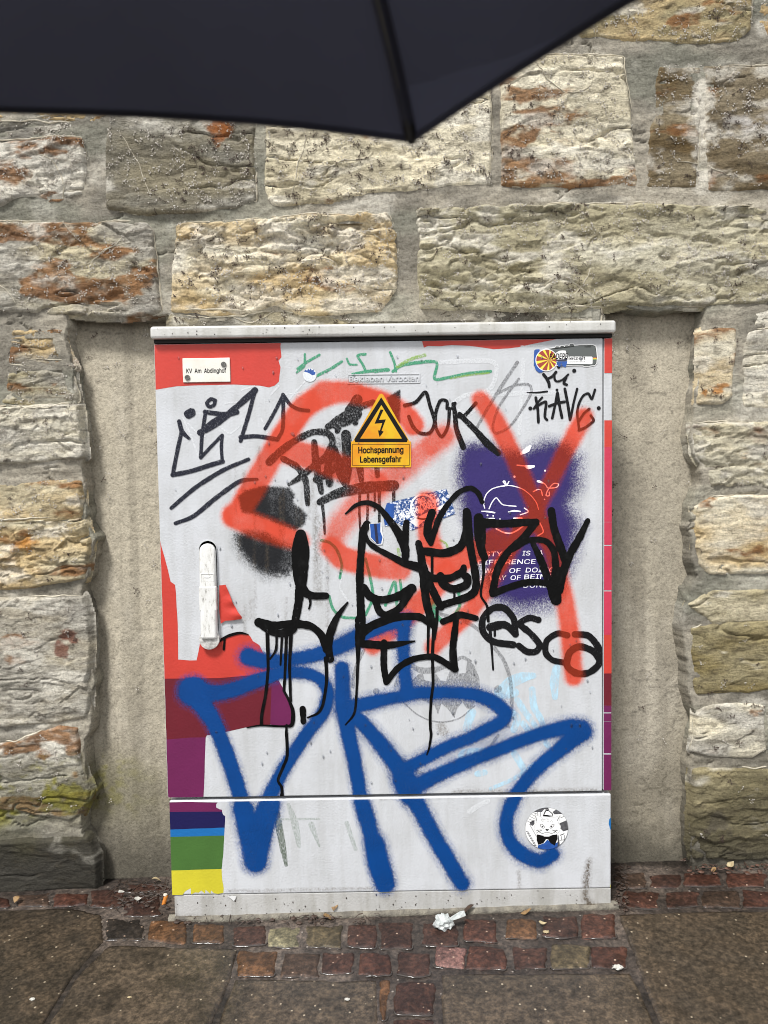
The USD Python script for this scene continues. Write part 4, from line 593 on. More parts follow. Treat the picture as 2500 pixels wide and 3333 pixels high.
# --- stickers
st = UsdGeom.Xform.Define(stage, numbered(str(door.GetPath()), 'sticker')).GetPrim(); tag(st, 'dark grey device shaped sticker under a torn sunburst sticker')
dev = [(300, 300), (400, 250), (570, 225), (585, 200), (640, 205), (655, 222), (670, 192), (715, 195), (738, 212), (752, 182), (800, 186), (815, 200), (830, 162), (890, 162), (900, 190), (1000, 180), (1230, 178), (1275, 200), (1290, 300), (1300, 400), (1290, 490), (1265, 525), (1170, 540), (1150, 548), (1080, 548), (1060, 536), (760, 532), (400, 530)]
part(st, 'sticker_sheet', flat(poly('e6', dev).buffer(.0016), -.0012), 'print_white'); part(st, 'sticker_sheet', flat(poly('e6', dev), -.00124), 'print_grey')
ol = poly('e6', dev); ln = ol.difference(ol.buffer(-.001)); bars = unary_union([poly('e6', [(x, 182), (x + 9, 182), (x + 12, 222), (x + 3, 222)]) for x in range(1085, 1195, 20)] + [poly('e6', [(560, 236), (900, 196), (900, 208), (560, 250)])])
part(st, 'sticker_print', flat(ln.union(bars), -.00128), 'print_black')
part(st, 'label_field', flat(poly('e6', [(775, 378), (1210, 380), (1224, 395), (1222, 500), (1200, 510), (775, 505)]), -.00130), 'print_white')
part(st, 'sticker_print', flat(unary_union([text_at('e6', 'ielzeit', 805, 1098, 436, 52, bold=True), text_at('e6', 'com/andira2010', 798, 1092, 480, 20)]), -.00134), 'print_black')
for k, (m_, y0) in enumerate((('print_orange', 398), ('print_lemon', 412), ('print_green', 426))): part(st, 'stripe', flat(poly('e6', [(1232, y0), (1294, y0), (1294, y0 + 13), (1232, y0 + 13)]), -.0013), m_)
part(st, 'torn_sticker', flat(unary_union([poly('e6', [(205, 275), (230, 255), (300, 248), (300, 330), (260, 420), (300, 560), (375, 620), (340, 655), (290, 660), (240, 620), (215, 565), (225, 545), (200, 540)])]), -.00132), 'print_blue'); part(st, 'torn_sticker', flat(poly('e6', [(585, 468), (785, 460), (770, 520), (755, 565), (700, 548), (630, 555)]), -.00146), 'print_blue')
cen = onp('e6', [(420, 440)])[0]; rad = 178*.18686*MM
part(st, 'torn_sticker', flat(Point(cen).buffer(rad*1.07).union(poly('e6', [(560, 330), (640, 280), (700, 272), (755, 278), (765, 320), (800, 360), (785, 420), (580, 440)])), -.00136), 'print_white')
disc = Point(cen).buffer(rad).difference(poly('e6', [(450, 640), (540, 560), (600, 575), (640, 700)])); hub = onp('e6', [(468, 435)])[0]
rays = unary_union([Polygon([hub] + [hub + .05*np.array([math.cos(a + t), math.sin(a + t)]) for t in (-.11, .11)]) for a in np.arange(10)*2*np.pi/10 + .2]).intersection(disc)
part(st, 'torn_sticker', flat(disc.difference(rays), -.0014), 'print_rust'); part(st, 'torn_sticker', flat(rays, -.0014), 'print_lemon')
part(st, 'sticker_print', flat(text_at('e6', 'PADERB', 470, 790, 422, 92, bold=True, slant=.12, fat=.015), -.00148), 'print_black'); part(st, 'torn_sticker', flat(poly('e6', [(590, 432), (785, 420), (785, 445), (590, 455)]), -.00144), 'print_navy')
st2 = UsdGeom.Xform.Define(stage, numbered(str(door.GetPath()), 'sticker')).GetPrim(); tag(st2, 'small torn round sticker with a blue jagged patch')
cc = onp('c1', [(1124, 385)])[0]; part(st2, 'sticker_sheet', flat(Point(cc).buffer(46*.4702*MM), -.0012), paint('dull_silver', srgb(196, 202, 206), .25, srgb(222, 224, 226), 300.)); part(st2, 'sticker_print', flat(poly('c1', [(1082, 360), (1098, 346), (1104, 356), (1114, 340), (1122, 352), (1130, 338), (1138, 352), (1152, 346), (1152, 360), (1164, 366), (1160, 382), (1140, 386), (1120, 372), (1104, 366)]), -.00126), 'print_blue')
st3 = UsdGeom.Xform.Define(stage, numbered(str(door.GetPath()), 'sticker')).GetPrim(); tag(st3, 'scratched blue and white football sticker, tilted')
mat('scratched_blue', {'g': ('geometry', {}), 'n': ('noise_texture', {'scale': 110., 'detail': 6., 'roughness': .75}), 'r': ('rgb_ramp', {'ramp': [(.50, srgb(34, 70, 128)), (.55, srgb(226, 230, 236))]}), 'p': ('principled_bsdf', {'roughness': .4})}, [('g.position', 'n.vector'), ('n.fac', 'r.fac'), ('r.color', 'p.base_color')])
part(st3, 'sticker_sheet', flat(poly('e2', [(578, 436), (1112, 305), (1160, 420), (1198, 530), (1070, 580), (800, 682), (745, 650), (700, 640), (650, 600), (640, 630), (560, 646), (545, 540)]), -.0012), 'scratched_blue')
part(st3, 'sticker_print', flat(poly('e2', [(578, 436), (650, 440), (640, 560), (610, 615), (560, 640), (545, 540)]), -.00124), 'print_blue')
lc = onp('e2', [(905, 470)])[0]; lr = 118*.3617*MM; part(st3, 'sticker_print', flat(Point(lc).buffer(lr).difference(Point(lc).buffer(lr*.86)), -.00126), 'print_white'); part(st3, 'sticker_print', flat(poly('e2', [(780, 600), (1140, 420), (1120, 470), (990, 520), (850, 650)]), -.00126), 'print_white')
part(st3, 'sticker_print', flat(text_at('e2', 'PADERBORN', 705, 1020, 598, 62, bold=True, rot=24), -.00128), 'print_white'); part(st3, 'sticker_print', flat(text_at('e2', 'SC', 860, 930, 440, 44, bold=True, rot=14), -.00128), 'print_white')
st4 = UsdGeom.Xform.Define(stage, numbered(str(door.GetPath()), 'sticker')).GetPrim(); tag(st4, 'torn blue and black striped scrap of a sticker')
part(st4, 'sticker_sheet', flat(poly('e2', [(420, 622), (530, 610), (536, 690), (548, 742), (538, 806), (488, 810), (430, 745)]), -.0023), 'print_white'); part(st4, 'sticker_print', flat(poly('e2', [(426, 624), (522, 614), (520, 690), (540, 742), (528, 800), (490, 804), (434, 742)]), -.00234), 'print_blue'); part(st4, 'sticker_print', flat(poly('e2', [(462, 620), (486, 618), (506, 802), (480, 800)]), -.00238), 'print_navy')
spray_material('grime', srgb(92, 80, 64, .85), .7, 300., .8)
gs_ = lambda c, p, w, op, so=.014: (S(c, p, w), .004, so, op)
spray([gs_('c6', [(1405, 930), (1385, 1060), (1375, 1190)], [6, 18, 12], .5), gs_('c6', [(930, 1010), (935, 1120)], 8, .22), gs_('c6', [(1390, 1200), (1430, 1250), (1520, 1258)], [10, 24, 10], .6), gs_('c5', [(170, 1370), (300, 1350), (600, 1360)], [16, 8, 6], .45), gs_('c5', [(175, 1230), (190, 1360)], 12, .4), gs_('c3', [(1245, 250), (1250, 480), (1246, 720)], 10, .14), gs_('e1', [(650, 900), (655, 1400)], 24, .12), gs_('e4', [(930, 1010), (960, 1060)], 36, .2), gs_('c6', [(0, 515), (500, 500), (1100, 490)], 5, .3, .010), gs_('c6', [(500, 470), (1000, 465), (1450, 455)], 6, .22, .02), gs_('c5', [(560, 1168), (1200, 1155), (1659, 1148)], 4, .25, .012)] +
      [gs_('c3', [(x, y0), (x + rng.normal(0, 4), y0 + L)], [4, 7], rng.uniform(.08, .2)) for x, y0, L in zip(rng.uniform(560, 1640, 26), rng.uniform(-600, 900, 26), rng.uniform(120, 420, 26))], [], 'grime_stain', 'grime', .0013, 'brownish run-off stains', lowcut=.05)
# --- red, blue and black over everything
spray_material('coral_spray', srgb(255, 98, 66, .95), .45, 420., .45, 1., (1., .36, .28), .19)
rs = lambda c, p, w, si=.007, so=.011, op=.97: (S(c, p, np.asarray(w)*.96), si, so, min(1., op*1.12))
red = [rs('e1', [(170, 880), (290, 670), (430, 430), (560, 240), (690, 150)], [72, 76, 74, 72, 76]), rs('e1', [(690, 150), (820, 140), (950, 165), (1080, 215), (1180, 280), (1225, 335)], [75, 66, 62, 62, 66, 68]), rs('e1', [(150, 880), (300, 950), (420, 990), (545, 1035)], [78, 76, 72, 62]), rs('e1', [(490, 500), (620, 530), (760, 580), (900, 640), (1010, 690)], [80, 80, 82, 80, 72], op=.75),
       rs('e1', [(1410, 400), (1280, 500), (1150, 600), (1000, 720), (880, 830), (780, 950), (735, 1060)], [74, 80, 84, 86, 84, 78, 70], si=.018, so=.02, op=.6), rs('e1', [(735, 1070), (800, 1130), (920, 1165), (1040, 1190), (1150, 1210)], [68, 74, 74, 70, 62], op=.8), rs('e1', [(1410, 400), (1330, 460)], 62, op=.5),
       rs('e2', [(940, 420), (945, 560), (960, 740), (1010, 920), (1110, 1060)], [98, 102, 104, 104, 98], op=.8), rs('e2', [(1110, 1050), (1220, 970), (1380, 870), (1560, 760)], [100, 105, 108, 112], op=.8),
       rs('c2', [(670, 540), (770, 680), (870, 870), (950, 1040), (1010, 1180), (1060, 1320), (1110, 1470)], [62, 66, 64, 62, 60, 60, 62], .008, .010, .84), rs('c4', [(1100, 20), (1170, 240), (1230, 480), (1270, 720), (1290, 900), (1300, 1040)], [60, 62, 64, 68, 70, 66], .008, .012, .84),
       rs('c2', [(1372, 655), (1310, 770), (1230, 920), (1140, 1110), (1060, 1270), (1010, 1400)], [62, 64, 60, 58, 56, 54], .008, .010, .84), rs('c4', [(960, 0), (880, 160), (790, 310), (690, 480), (560, 640), (440, 750), (350, 840)], [56, 58, 58, 62, 64, 64, 60], .008, .011, .84),
       rs('e1', [(1380, 1290), (1250, 1420), (1130, 1520), (1040, 1590), (985, 1660)], [62, 70, 76, 74, 56], op=.78), rs('e3', [(860, 480)], 60, op=.8)]
spray(red, [], 'red_spray_tag', 'coral_spray', .0015, 'coral red sprayed lettering', areas=('door',), vary=.14)
spray_material('blue_spray', srgb(0, 68, 138, .78), .42, 380., .8)
bs = lambda c, p, w, si=.0025, so=.028, op=1.: (S(c, p, np.asarray(w)*.93), si, so, op)
blue = [bs('e5', [(640, 180), (740, 205), (850, 208), (960, 195), (1100, 165), (1240, 115), (1380, 55)], [56, 50, 44, 42, 42, 44, 46]), bs('e4', [(60, 255), (170, 200), (300, 140), (430, 95), (600, 60)], [62, 58, 54, 50, 46]), bs('e4', [(600, 50), (585, 200), (590, 380), (605, 540), (620, 700)], 50),
        bs('e5', [(255, 410), (420, 425), (560, 395), (700, 340), (850, 292), (960, 285), (1060, 300), (1140, 345), (1178, 430), (1150, 540), (1090, 630), (1020, 720), (870, 950), (770, 1150), (710, 1300), (690, 1452)], [72, 52, 48, 46, 42, 38, 36, 38, 40, 42, 42, 42, 44, 48, 52, 56], so=.02), bs('e5', [(265, 400), (350, 530), (420, 650), (530, 940), (600, 1180), (640, 1330), (690, 1452)], [86, 62, 50, 50, 52, 54, 56], so=.02), bs('c5', [(660, 600), (710, 800), (745, 960)], [66, 72, 74]), bs('c5', [(850, 560), (790, 780), (750, 960)], [66, 70, 72]), bs('e5', [(265, 415)], 92),
        bs('e5', [(1272, 255), (1280, 480), (1310, 680), (1350, 860), (1400, 1140), (1430, 1270)], [46, 52, 50, 46, 46, 48], so=.02), bs('c5', [(1475, 520), (1515, 640), (1570, 880), (1605, 1010), (1645, 1120)], [50, 52, 60, 68, 66], so=.02), bs('c6', [(-40, 820), (0, 980), (25, 1080)], [64, 60, 52]),
        bs('e4', [(50, 830), (180, 815), (340, 780), (520, 745), (700, 710), (900, 700), (1100, 705), (1280, 735), (1420, 800), (1498, 880), (1480, 950), (1370, 1020), (1200, 1100), (1000, 1185), (820, 1270), (640, 1370)], [62, 58, 54, 50, 50, 50, 50, 52, 58, 58, 56, 54, 52, 50, 50, 54]), bs('e4', [(70, 880), (200, 960), (330, 1100), (450, 1250), (560, 1400)], [62, 62, 62, 66, 70]), bs('e4', [(590, 1440)], 92), bs('e4', [(580, 1480), (600, 1570), (640, 1640)], [85, 74, 70]),
        bs('c6', [(200, 470), (270, 600), (340, 740), (440, 910), (545, 1085)], [62, 50, 48, 50, 48]), bs('c6', [(160, 400), (250, 420), (360, 370), (500, 302), (700, 220), (900, 140), (1100, 68), (1260, 32), (1350, 50)], [66, 52, 46, 42, 40, 40, 42, 48, 62]), bs('c6', [(1350, 60), (1270, 130), (1180, 205), (1080, 290), (1000, 370), (930, 460), (880, 550), (850, 640), (845, 720), (870, 800), (930, 870), (1010, 920), (1080, 930), (1160, 888)], [66, 56, 46, 42, 40, 40, 42, 40, 40, 42, 46, 48, 46, 40])]
spray(blue, [], 'blue_spray_tag', 'blue_spray', .0018, 'dark blue sprayed lettering', vary=.06)
paint('black_paint', srgb(6, 6, 6), .4, srgb(24, 24, 24), 60., vstretch=(1, 1, .45), lo=.52, hi=.74, bump=.0004, bscale=220., spec=.16)
tagA = [S('c3', [(1062, 85), (1060, 200), (1058, 330), (1062, 450)], [34, 54, 50, 32]), S('c3', [(1060, 440), (1045, 560), (1020, 700)], [32, 26, 24]), S('c3', [(1068, 450), (1100, 490), (1150, 508), (1235, 508)], [34, 28, 23, 22]), S('c3', [(772, 692), (880, 712), (1020, 702), (1130, 718), (1200, 775), (1245, 865)], [28, 24, 26, 24, 24, 30]), S('c3', [(780, 700), (850, 752), (930, 768), (1000, 745), (1030, 690)], [24, 22, 26, 26, 20]), S('c3', [(1120, 500), (1128, 560), (1118, 598)], [14, 7, 6]), S('c3', [(1245, 875), (1262, 780), (1310, 660), (1385, 555)], [30, 27, 20, 7]), S('c3', [(1250, 860), (1265, 945)], 26),
        S('c3', [(830, 760), (836, 1000), (820, 1180), (792, 1330), (790, 1400)], [12, 10, 10, 10, 11]), S('c3', [(895, 780), (890, 880), (850, 945)], [9, 8, 6]), S('c3', [(932, 780), (922, 985)], [9, 6]), S('c3', [(962, 780), (955, 1000), (945, 1165)], [11, 9, 9]), S('c3', [(995, 770), (985, 1000), (992, 1235)], [12, 10, 9]), S('c3', [(945, 1165), (985, 1240), (1008, 1310), (1000, 1400), (940, 1410), (780, 1405), (690, 1420)], [8, 9, 12, 12, 7, 6, 4]), S('c5', [(965, 20), (962, 60), (968, 230), (940, 310), (905, 400), (930, 450), (932, 515)], [8, 9, 11, 10, 9, 9, 12]), S('c3', [(1235, 940), (1240, 1100), (1215, 1260), (1180, 1320), (1110, 1350)], [13, 10, 10, 9, 6]), S('c3', [(500, 820), (560, 785), (640, 765), (700, 775)], [9, 9, 8, 3]), S('c3', [(535, 800), (530, 880)], [7, 7]), S('c3', [(1075, 1290), (1080, 1380)], [20, 18])]
tagB = [S('e2', [(400, 628), (365, 690)], 32), S('e2', [(365, 690), (345, 900), (335, 1100), (340, 1300), (350, 1500), (345, 1640)], [32, 30, 32, 32, 34, 36]), S('e2', [(375, 710), (410, 780), (480, 840), (640, 925), (740, 975), (860, 1010)], [22, 20, 22, 26, 32, 38]), S('e2', [(862, 795), (885, 900), (905, 1080), (935, 1330), (990, 1520)], [28, 32, 32, 34, 30]), S('e2', [(900, 1000), (945, 1120), (1010, 1260), (1065, 1370)], [34, 32, 32, 30]), S('e2', [(210, 530), (300, 455), (400, 430), (500, 470), (580, 560), (680, 700), (740, 840), (745, 930)], [8, 16, 20, 22, 25, 33, 36, 28]), S('e2', [(755, 610), (745, 690)], 26), S('e2', [(750, 690), (745, 930)], 24),
        S('e2', [(370, 1200), (430, 1275), (540, 1305), (700, 1265), (800, 1205)], [36, 33, 30, 36, 40]), S('e2', [(475, 1310), (510, 1405), (575, 1440), (690, 1380), (790, 1230)], [30, 30, 30, 30, 34]), S('e2', [(345, 1610), (450, 1535), (650, 1465), (850, 1455), (930, 1490), (1000, 1530)], [40, 36, 33, 30, 28, 32]), S('e2', [(1295, 512), (1290, 700), (1235, 830), (1090, 885), (900, 865)], [30, 32, 34, 34, 32]), S('e2', [(1300, 520), (1325, 800), (1370, 1050), (1378, 1200), (1310, 1275), (1080, 1350)], [32, 32, 32, 32, 32, 30]), S('e2', [(900, 1050), (990, 1108), (1150, 1108), (1255, 1050), (1270, 1012)], [36, 33, 33, 28, 24]), S('e2', [(1060, 1090), (1085, 1165), (1180, 1208), (1290, 1170), (1300, 1105), (1250, 1070)], [34, 32, 32, 34, 32, 24]),
        S('e2', [(985, 520), (950, 620), (945, 720), (972, 795)], [30, 32, 32, 20]), S('e2', [(975, 800), (1040, 590), (1130, 440), (1230, 335), (1330, 300), (1400, 345), (1435, 425)], [20, 26, 22, 22, 21, 22, 18]), S('e2', [(985, 890), (985, 1130)], [12, 10]), S('e2', [(1185, 1230), (1185, 1300)], 10), S('e2', [(1030, 1380), (1025, 1520), (1005, 1659)], [14, 12, 11]), S('e2', [(1085, 1500), (1150, 1475), (1240, 1440), (1380, 1470)], [26, 27, 30, 24]), S('e2', [(1200, 1480), (1185, 1659)], 25), S('e4', [(1062, 60), (1035, 280), (1040, 470)], [25, 28, 34]), S('e4', [(215, 262), (420, 276), (560, 262), (690, 238)], [32, 32, 24, 6]), S('e4', [(415, 250), (412, 450), (435, 605)], [28, 28, 26]), S('e4', [(435, 608), (540, 480), (680, 400), (850, 378), (960, 430), (1055, 490)], [25, 27, 27, 27, 27, 28]),
        S('e4', [(195, 40), (183, 240), (180, 400), (170, 650), (150, 880), (70, 990)], [36, 26, 14, 11, 11, 7]), S('e4', [(815, 80), (808, 360)], [13, 9]), S('e4', [(865, 80), (850, 360), (855, 620), (840, 750), (830, 900), (832, 1030), (838, 1080), (820, 1200), (800, 1260)], [15, 12, 12, 12, 11, 11, 11, 9, 7])]
tagC = [S('e3', [(1020, 482), (1045, 650), (1110, 840), (1160, 980), (1120, 1090)], [34, 34, 36, 36, 36]), S('e3', [(1370, 575), (1290, 740), (1200, 900), (1130, 1080), (1090, 1250)], [22, 32, 34, 38, 38]), S('e3', [(1070, 1060), (1068, 1340)], 44), S('e3', [(320, 550), (322, 700), (345, 850), (375, 930)], [44, 42, 36, 34]), S('e3', [(320, 595), (550, 605), (720, 595), (868, 592)], [44, 34, 34, 32]), S('e3', [(870, 592), (750, 740), (600, 880), (500, 1050), (455, 1260)], [32, 32, 32, 32, 34]), S('e3', [(455, 1282), (600, 1222), (780, 1172), (980, 1182), (1040, 1280)], [32, 30, 30, 30, 34]), S('e3', [(640, 850), (800, 765), (960, 772), (1040, 860), (1060, 1000), (1075, 1300)], [28, 25, 26, 28, 30, 36]), S('e3', [(840, 790), (920, 960), (1000, 1180), (1060, 1340)], [22, 32, 36, 42]), S('e3', [(362, 930), (365, 1100), (340, 1290), (400, 1400), (412, 1545)], [18, 11, 10, 11, 13]), S('e3', [(370, 640), (370, 790)], 16)]
sheet(hard(thick(tagA)), 'black_paint_tag', 'black_paint', .0021, 'black dripping paint letter, left', ('door',)); sheet(hard(thick(tagB)), 'black_paint_tag', 'black_paint', .0021, 'black dripping paint letters, middle', ('door',)); sheet(hard(thick(tagC)), 'black_paint_tag', 'black_paint', .00213, 'black dripping paint letters, right', ('door',))
# --- round cat sticker on the lower panel
st5 = UsdGeom.Xform.Define(stage, numbered(str(low.GetPath()), 'sticker')).GetPrim(); tag(st5, 'round black and white sticker of a cat with hat and bow tie')
c0 = onp('e7', [(702, 757)])[0]; r0 = 568*.12658*MM; ds = Point(c0).buffer(r0)
part(st5, 'sticker_sheet', flat(ds, -.0020), 'print_white')
bg = unary_union([poly('e7', p) for p in ([(450, 270), (620, 215), (740, 215), (770, 280), (640, 260), (580, 330), (380, 330)], [(850, 330), (950, 265), (1110, 380), (900, 390)], [(1030, 620), (1220, 540), (1260, 790), (1130, 830), (1060, 760)], [(270, 590), (390, 530), (390, 640), (340, 690), (280, 660)], [(985, 930), (1010, 930), (1045, 1200), (985, 1220)])] +
                 [hard([S('e7', [(180 + 25*i, 830 + 44*i), (240 + 25*i, 850 + 44*i)], 11)]) for i in range(9)] + [hard([S('e7', [(200 + 40*i, 560 - 55*i), (330 + 30*i, 620 - 60*i)], 6)]) for i in range(5)] + [hard([S('e7', [(260, 640), (440, 960)], 6), S('e7', [(470, 330 + 0), (480, 440)], 8), S('e7', [(540, 320), (550, 440)], 8), S('e7', [(400, 360), (420, 440)], 8), S('e7', [(1080, 960), (1090, 1050)], 8), S('e7', [(1160, 930), (1150, 1080)], 8), S('e7', [(1040, 1060), (1190, 1040)], 8), S('e7', [(1050, 930), (1150, 890)], 12), S('e7', [(1070, 480), (1170, 430)], 8)])]).intersection(ds)
cat = poly('e7', [(400, 405), (520, 440), (640, 520), (800, 470), (900, 470), (1058, 415), (1040, 520), (1005, 610), (1060, 700), (1040, 820), (960, 910), (820, 930), (700, 915), (560, 935), (450, 900), (380, 780), (385, 690), (440, 600), (400, 500)])
part(st5, 'sticker_print', flat(bg.difference(cat.buffer(.0008)), -.00204), paint('print_dark_grey', srgb(92, 92, 95), .4, srgb(52, 52, 55), 120.)); part(st5, 'sticker_print', flat(poly('e7', [(470, 1190), (640, 1130), (720, 1040), (880, 1170), (985, 1100), (985, 1290), (700, 1330), (480, 1280)]).intersection(ds), -.00203), 'print_blue')
part(st5, 'sticker_print', flat(cat, -.00206), 'print_white')
bow = poly('e7', [(450, 910), (560, 925), (650, 960), (760, 960), (860, 920), (975, 905), (980, 1020), (910, 1195), (800, 1130), (735, 1030), (690, 1025), (620, 1130), (485, 1175), (445, 1050)])
hat = poly('e7', [(600, 440), (640, 340), (680, 270), (760, 285), (860, 370), (870, 440), (760, 455)]).difference(poly('e7', [(640, 400), (690, 300), (760, 310), (840, 385), (850, 430), (740, 410)]))
eyes = [S('e7', [(540, 650), (590, 645), (650, 720), (610, 750), (550, 700), (540, 655)], 6), S('e7', [(895, 650), (850, 645), (785, 720), (810, 750), (880, 700), (895, 655)], 6), S('e7', [(598, 705)], 18), S('e7', [(826, 705)], 18), S('e7', [(690, 780), (715, 800), (740, 780)], 20), S('e7', [(460, 790), (520, 850), (600, 880), (710, 850), (820, 880), (910, 850), (960, 790)], 7), S('e7', [(430, 800), (570, 790)], 5), S('e7', [(450, 860), (580, 800)], 5), S('e7', [(850, 800), (990, 810)], 5), S('e7', [(850, 790), (970, 860)], 5), S('e7', [(420, 440), (450, 560)], 8), S('e7', [(1030, 450), (970, 560)], 8)] + [S('e7', [(rng.uniform(560, 860), rng.uniform(520, 590))], 7) for _ in range(30)]
part(st5, 'sticker_print', flat(unary_union([bow, hat, hard(eyes), cat.difference(cat.buffer(-.0004)), ds.difference(ds.buffer(-.0005))]), -.00208), 'print_black')
# --- name plate with two screws
npl = UsdGeom.Xform.Define(stage, numbered(str(door.GetPath()), 'name_plate')).GetPrim(); a = onp('c1', [(244, 270), (576, 432)])
paint('plate_white', srgb(236, 233, 224, .88), .3, srgb(226, 221, 208, .88), 30.)
part(npl, 'plate', rbox(a[0, 0], a[1, 0], -.0035, .0, a[1, 1], a[0, 1], .0012), 'plate_white', 35); part(npl, 'plate_print', flat(text_at('c1', 'KV  Am  Abdinghof', 272, 547, 372, 29, fat=.03), -.0038), 'print_black')
for c_ in ((530, 312), (280, 403)):
    q = onp('c1', [c_])[0]; s1 = trimesh.creation.annulus(.0026, .0063, .0026, sections=20); s2 = trimesh.creation.cylinder(.0026, .0016, sections=12)
    mm = trimesh.util.concatenate([s1, s2]); mm.apply_transform(trimesh.transformations.rotation_matrix(np.pi/2, [1, 0, 0])); mm.apply_translation([q[0], -.0048, q[1]]); part(npl, 'screw', mm, 'steel', 35)
# --- swivel handle
hd = UsdGeom.Xform.Define(stage, numbered(str(door.GetPath()), 'handle')).GetPrim(); hz = lambda y: onp('c3', [(428, y)])[0][1]; hx = onp('c3', [(428, 480)])[0][0]; hw = 64*.4702*MM
mat('worn_handle', {'g': ('geometry', {}), 'mp': ('mapping', {'scale': (2, 1, .6)}), 'n': ('noise_texture', {'scale': 60., 'detail': 8., 'roughness': .75}), 'r': ('rgb_ramp', {'ramp': [(.36, srgb(110, 108, 104)), (.40, srgb(190, 188, 182)), (.46, srgb(222, 221, 216, .9)), (.7, srgb(232, 232, 230, .9))]}), 'b': ('bump', {'strength': 1., 'distance': .0012}), 'p': ('principled_bsdf', {'roughness': .45})}, [('g.position', 'mp.vector'), ('mp.vector', 'n.vector'), ('n.fac', 'r.fac'), ('r.color', 'p.base_color'), ('n.fac', 'b.height'), ('b.normal', 'p.normal')])
paint('worn_bare', srgb(150, 148, 143), .4, srgb(215, 213, 208), 90., bump=.001)
cap_ = lambda z0, z1, w: LineString([(hx, z0 + w), (hx, z1 - w)]).buffer(w, 12)
bp = cap_(hz(857), hz(122), hw); part(hd, 'back_plate', slab(bp, .001, .0045), 'grey_paint', 30)
import manifold3d as m3
def bar(z0, z1, w, y0, y1, r=.004):
    c_ = m3.Manifold.cylinder(.001, .001); s = m3.Manifold.sphere(r, 16); pts = []
    for z, up in ((z0, 0), (z1, 1)):
        for t in np.linspace(0, np.pi, 9): pts.append((hx + (w - r)*math.cos(t), z + (1 if up else -1)*(w - r)*math.sin(t) - (1 if up else -1)*w if up else z + r))
    return m3.Manifold.batch_hull([s.translate((x, y, z)) for x, z in pts for y in (y0 + r, y1 - r)])
lever = m3.Manifold.batch_hull([m3.Manifold.sphere(.006, 20).translate((hx + sx*(hw - .009), y, z)) for sx in (-1, 1) for z, y in ((hz(780), -.016), (hz(450), -.012), (hz(780), -.003), (hz(300), -.003))] + [m3.Manifold.sphere(.005, 20).translate((hx + (hw - .008)*math.cos(t), y, hz(200) + (hw - .008)*math.sin(t))) for t in np.linspace(0, np.pi, 9) for y in (-.009, -.003)])
part(hd, 'lever_gap', slab(cap_(hz(792), hz(128), hw - .001), -.0005, .003), 'dark_gap'); part(hd, 'lever', lever, 'worn_handle', 30)
part(hd, 'lever_sleeve', rbox(hx - hw + .0015, hx + hw - .0015, -.0192, -.004, hz(606), hz(437), .003), 'worn_handle', 30)
part(hd, 'emblem', slab(sbox(hx - .016, hz(404), hx + .016, hz(350)).difference(sbox(hx - .0145, hz(402), hx + .0145, hz(352))).union(Polygon([(hx - .009, hz(368)), (hx + .009, hz(368)), (hx + .004, hz(378)), (hx - .004, hz(378))])), -.0165, .0012), 'worn_handle')
part(hd, 'lock_gap', box(hx - .02, hx + .02, -.014, -.004, hz(796), hz(786)), 'dark_gap')
lk = trimesh.creation.cylinder(.0245, .014, sections=40); lk.apply_transform(trimesh.transformations.rotation_matrix(np.pi/2, [1, 0, 0])); lk.apply_translation([hx, -.008, hz(803)]); part(hd, 'lock_cover', lk, 'worn_bare', 30)
# --- rain drops on the door
mat('water', {'t': ('transparent_bsdf', {'color': (.97, .98, 1.)}), 'gl': ('glossy_bsdf', {'color': (1, 1, 1), 'roughness': .08}), 'fr': ('fresnel', {'IOR': 1.6}), 'mx': ('mix_closure', {})}, [('fr.fac', 'mx.fac'), ('t.BSDF', 'mx.closure1'), ('gl.BSDF', 'mx.closure2')], 'mx.closure')
dv, dm = trimesh.creation.icosphere(1), []
for k in range(150):
    x, z = rng.uniform(-.53, .52), rng.uniform(.34, 1.42); s_ = rng.uniform(.0012, .0028); v = dv.vertices*[s_, s_*.4, s_*rng.uniform(1.1, 2.3)]; v[:, 0] *= np.where(v[:, 2] > 0, 1 - .45*v[:, 2]/np.abs(v[:, 2]).max(), 1); dm.append((v + [x, -.0024, z], dv.faces))
part(door, 'rain_drop', join(dm), 'water', True, kind='stuff')
# --- dirt flecks on lid and plinth
fl = []
for k in range(170):
    t = k % 5; x = rng.uniform(-.545, .55)
    if t == 0: y, z, s_ = -.0205, rng.uniform(1.462, 1.484), rng.uniform(.0006, .0015)
    else: y, z, s_ = .0012, .005 + .06*rng.random()**1.8, rng.uniform(.0005, .0018)
    fl.append((dv.vertices*[s_, s_*.5, s_*rng.uniform(.6, 1.6)] + [x, y, z], dv.faces))
part(cab, 'dirt_fleck', join(fl), paint('dirt_black', srgb(40, 34, 30), .8, srgb(66, 56, 46), 200.), True, kind='stuff')
# --- concrete bedding the cabinet stands on
px_ = np.linspace(-.565, .575, 90); pro = []
for k, x in enumerate(px_):
    o = .004 + .008*vnoise(np.array([[x*14, 0, 0]]), 5)[0]; z = float(gz(x)); pro.append([(x, .01, z - .02), (x, -o, z - .003), (x, -o*.55, z + .008 + .004*vnoise(np.array([[x*30, 3, 0]]), 6)[0]), (x, .01, z + .013)])
pv = np.array(pro).reshape(-1, 3); i, j = np.meshgrid(np.arange(len(px_) - 1), np.arange(3), indexing='ij'); q_ = np.stack([i*4 + j, (i+1)*4 + j, (i+1)*4 + j+1, i*4 + j+1], -1).reshape(-1, 4)
part(cab, 'bedding', (pv, np.vstack([q_[:, [0, 1, 2]], q_[:, [0, 2, 3]]])), paint('bedding_mortar', srgb(84, 79, 71), .7, srgb(132, 126, 112), 40., bump=.003), True)

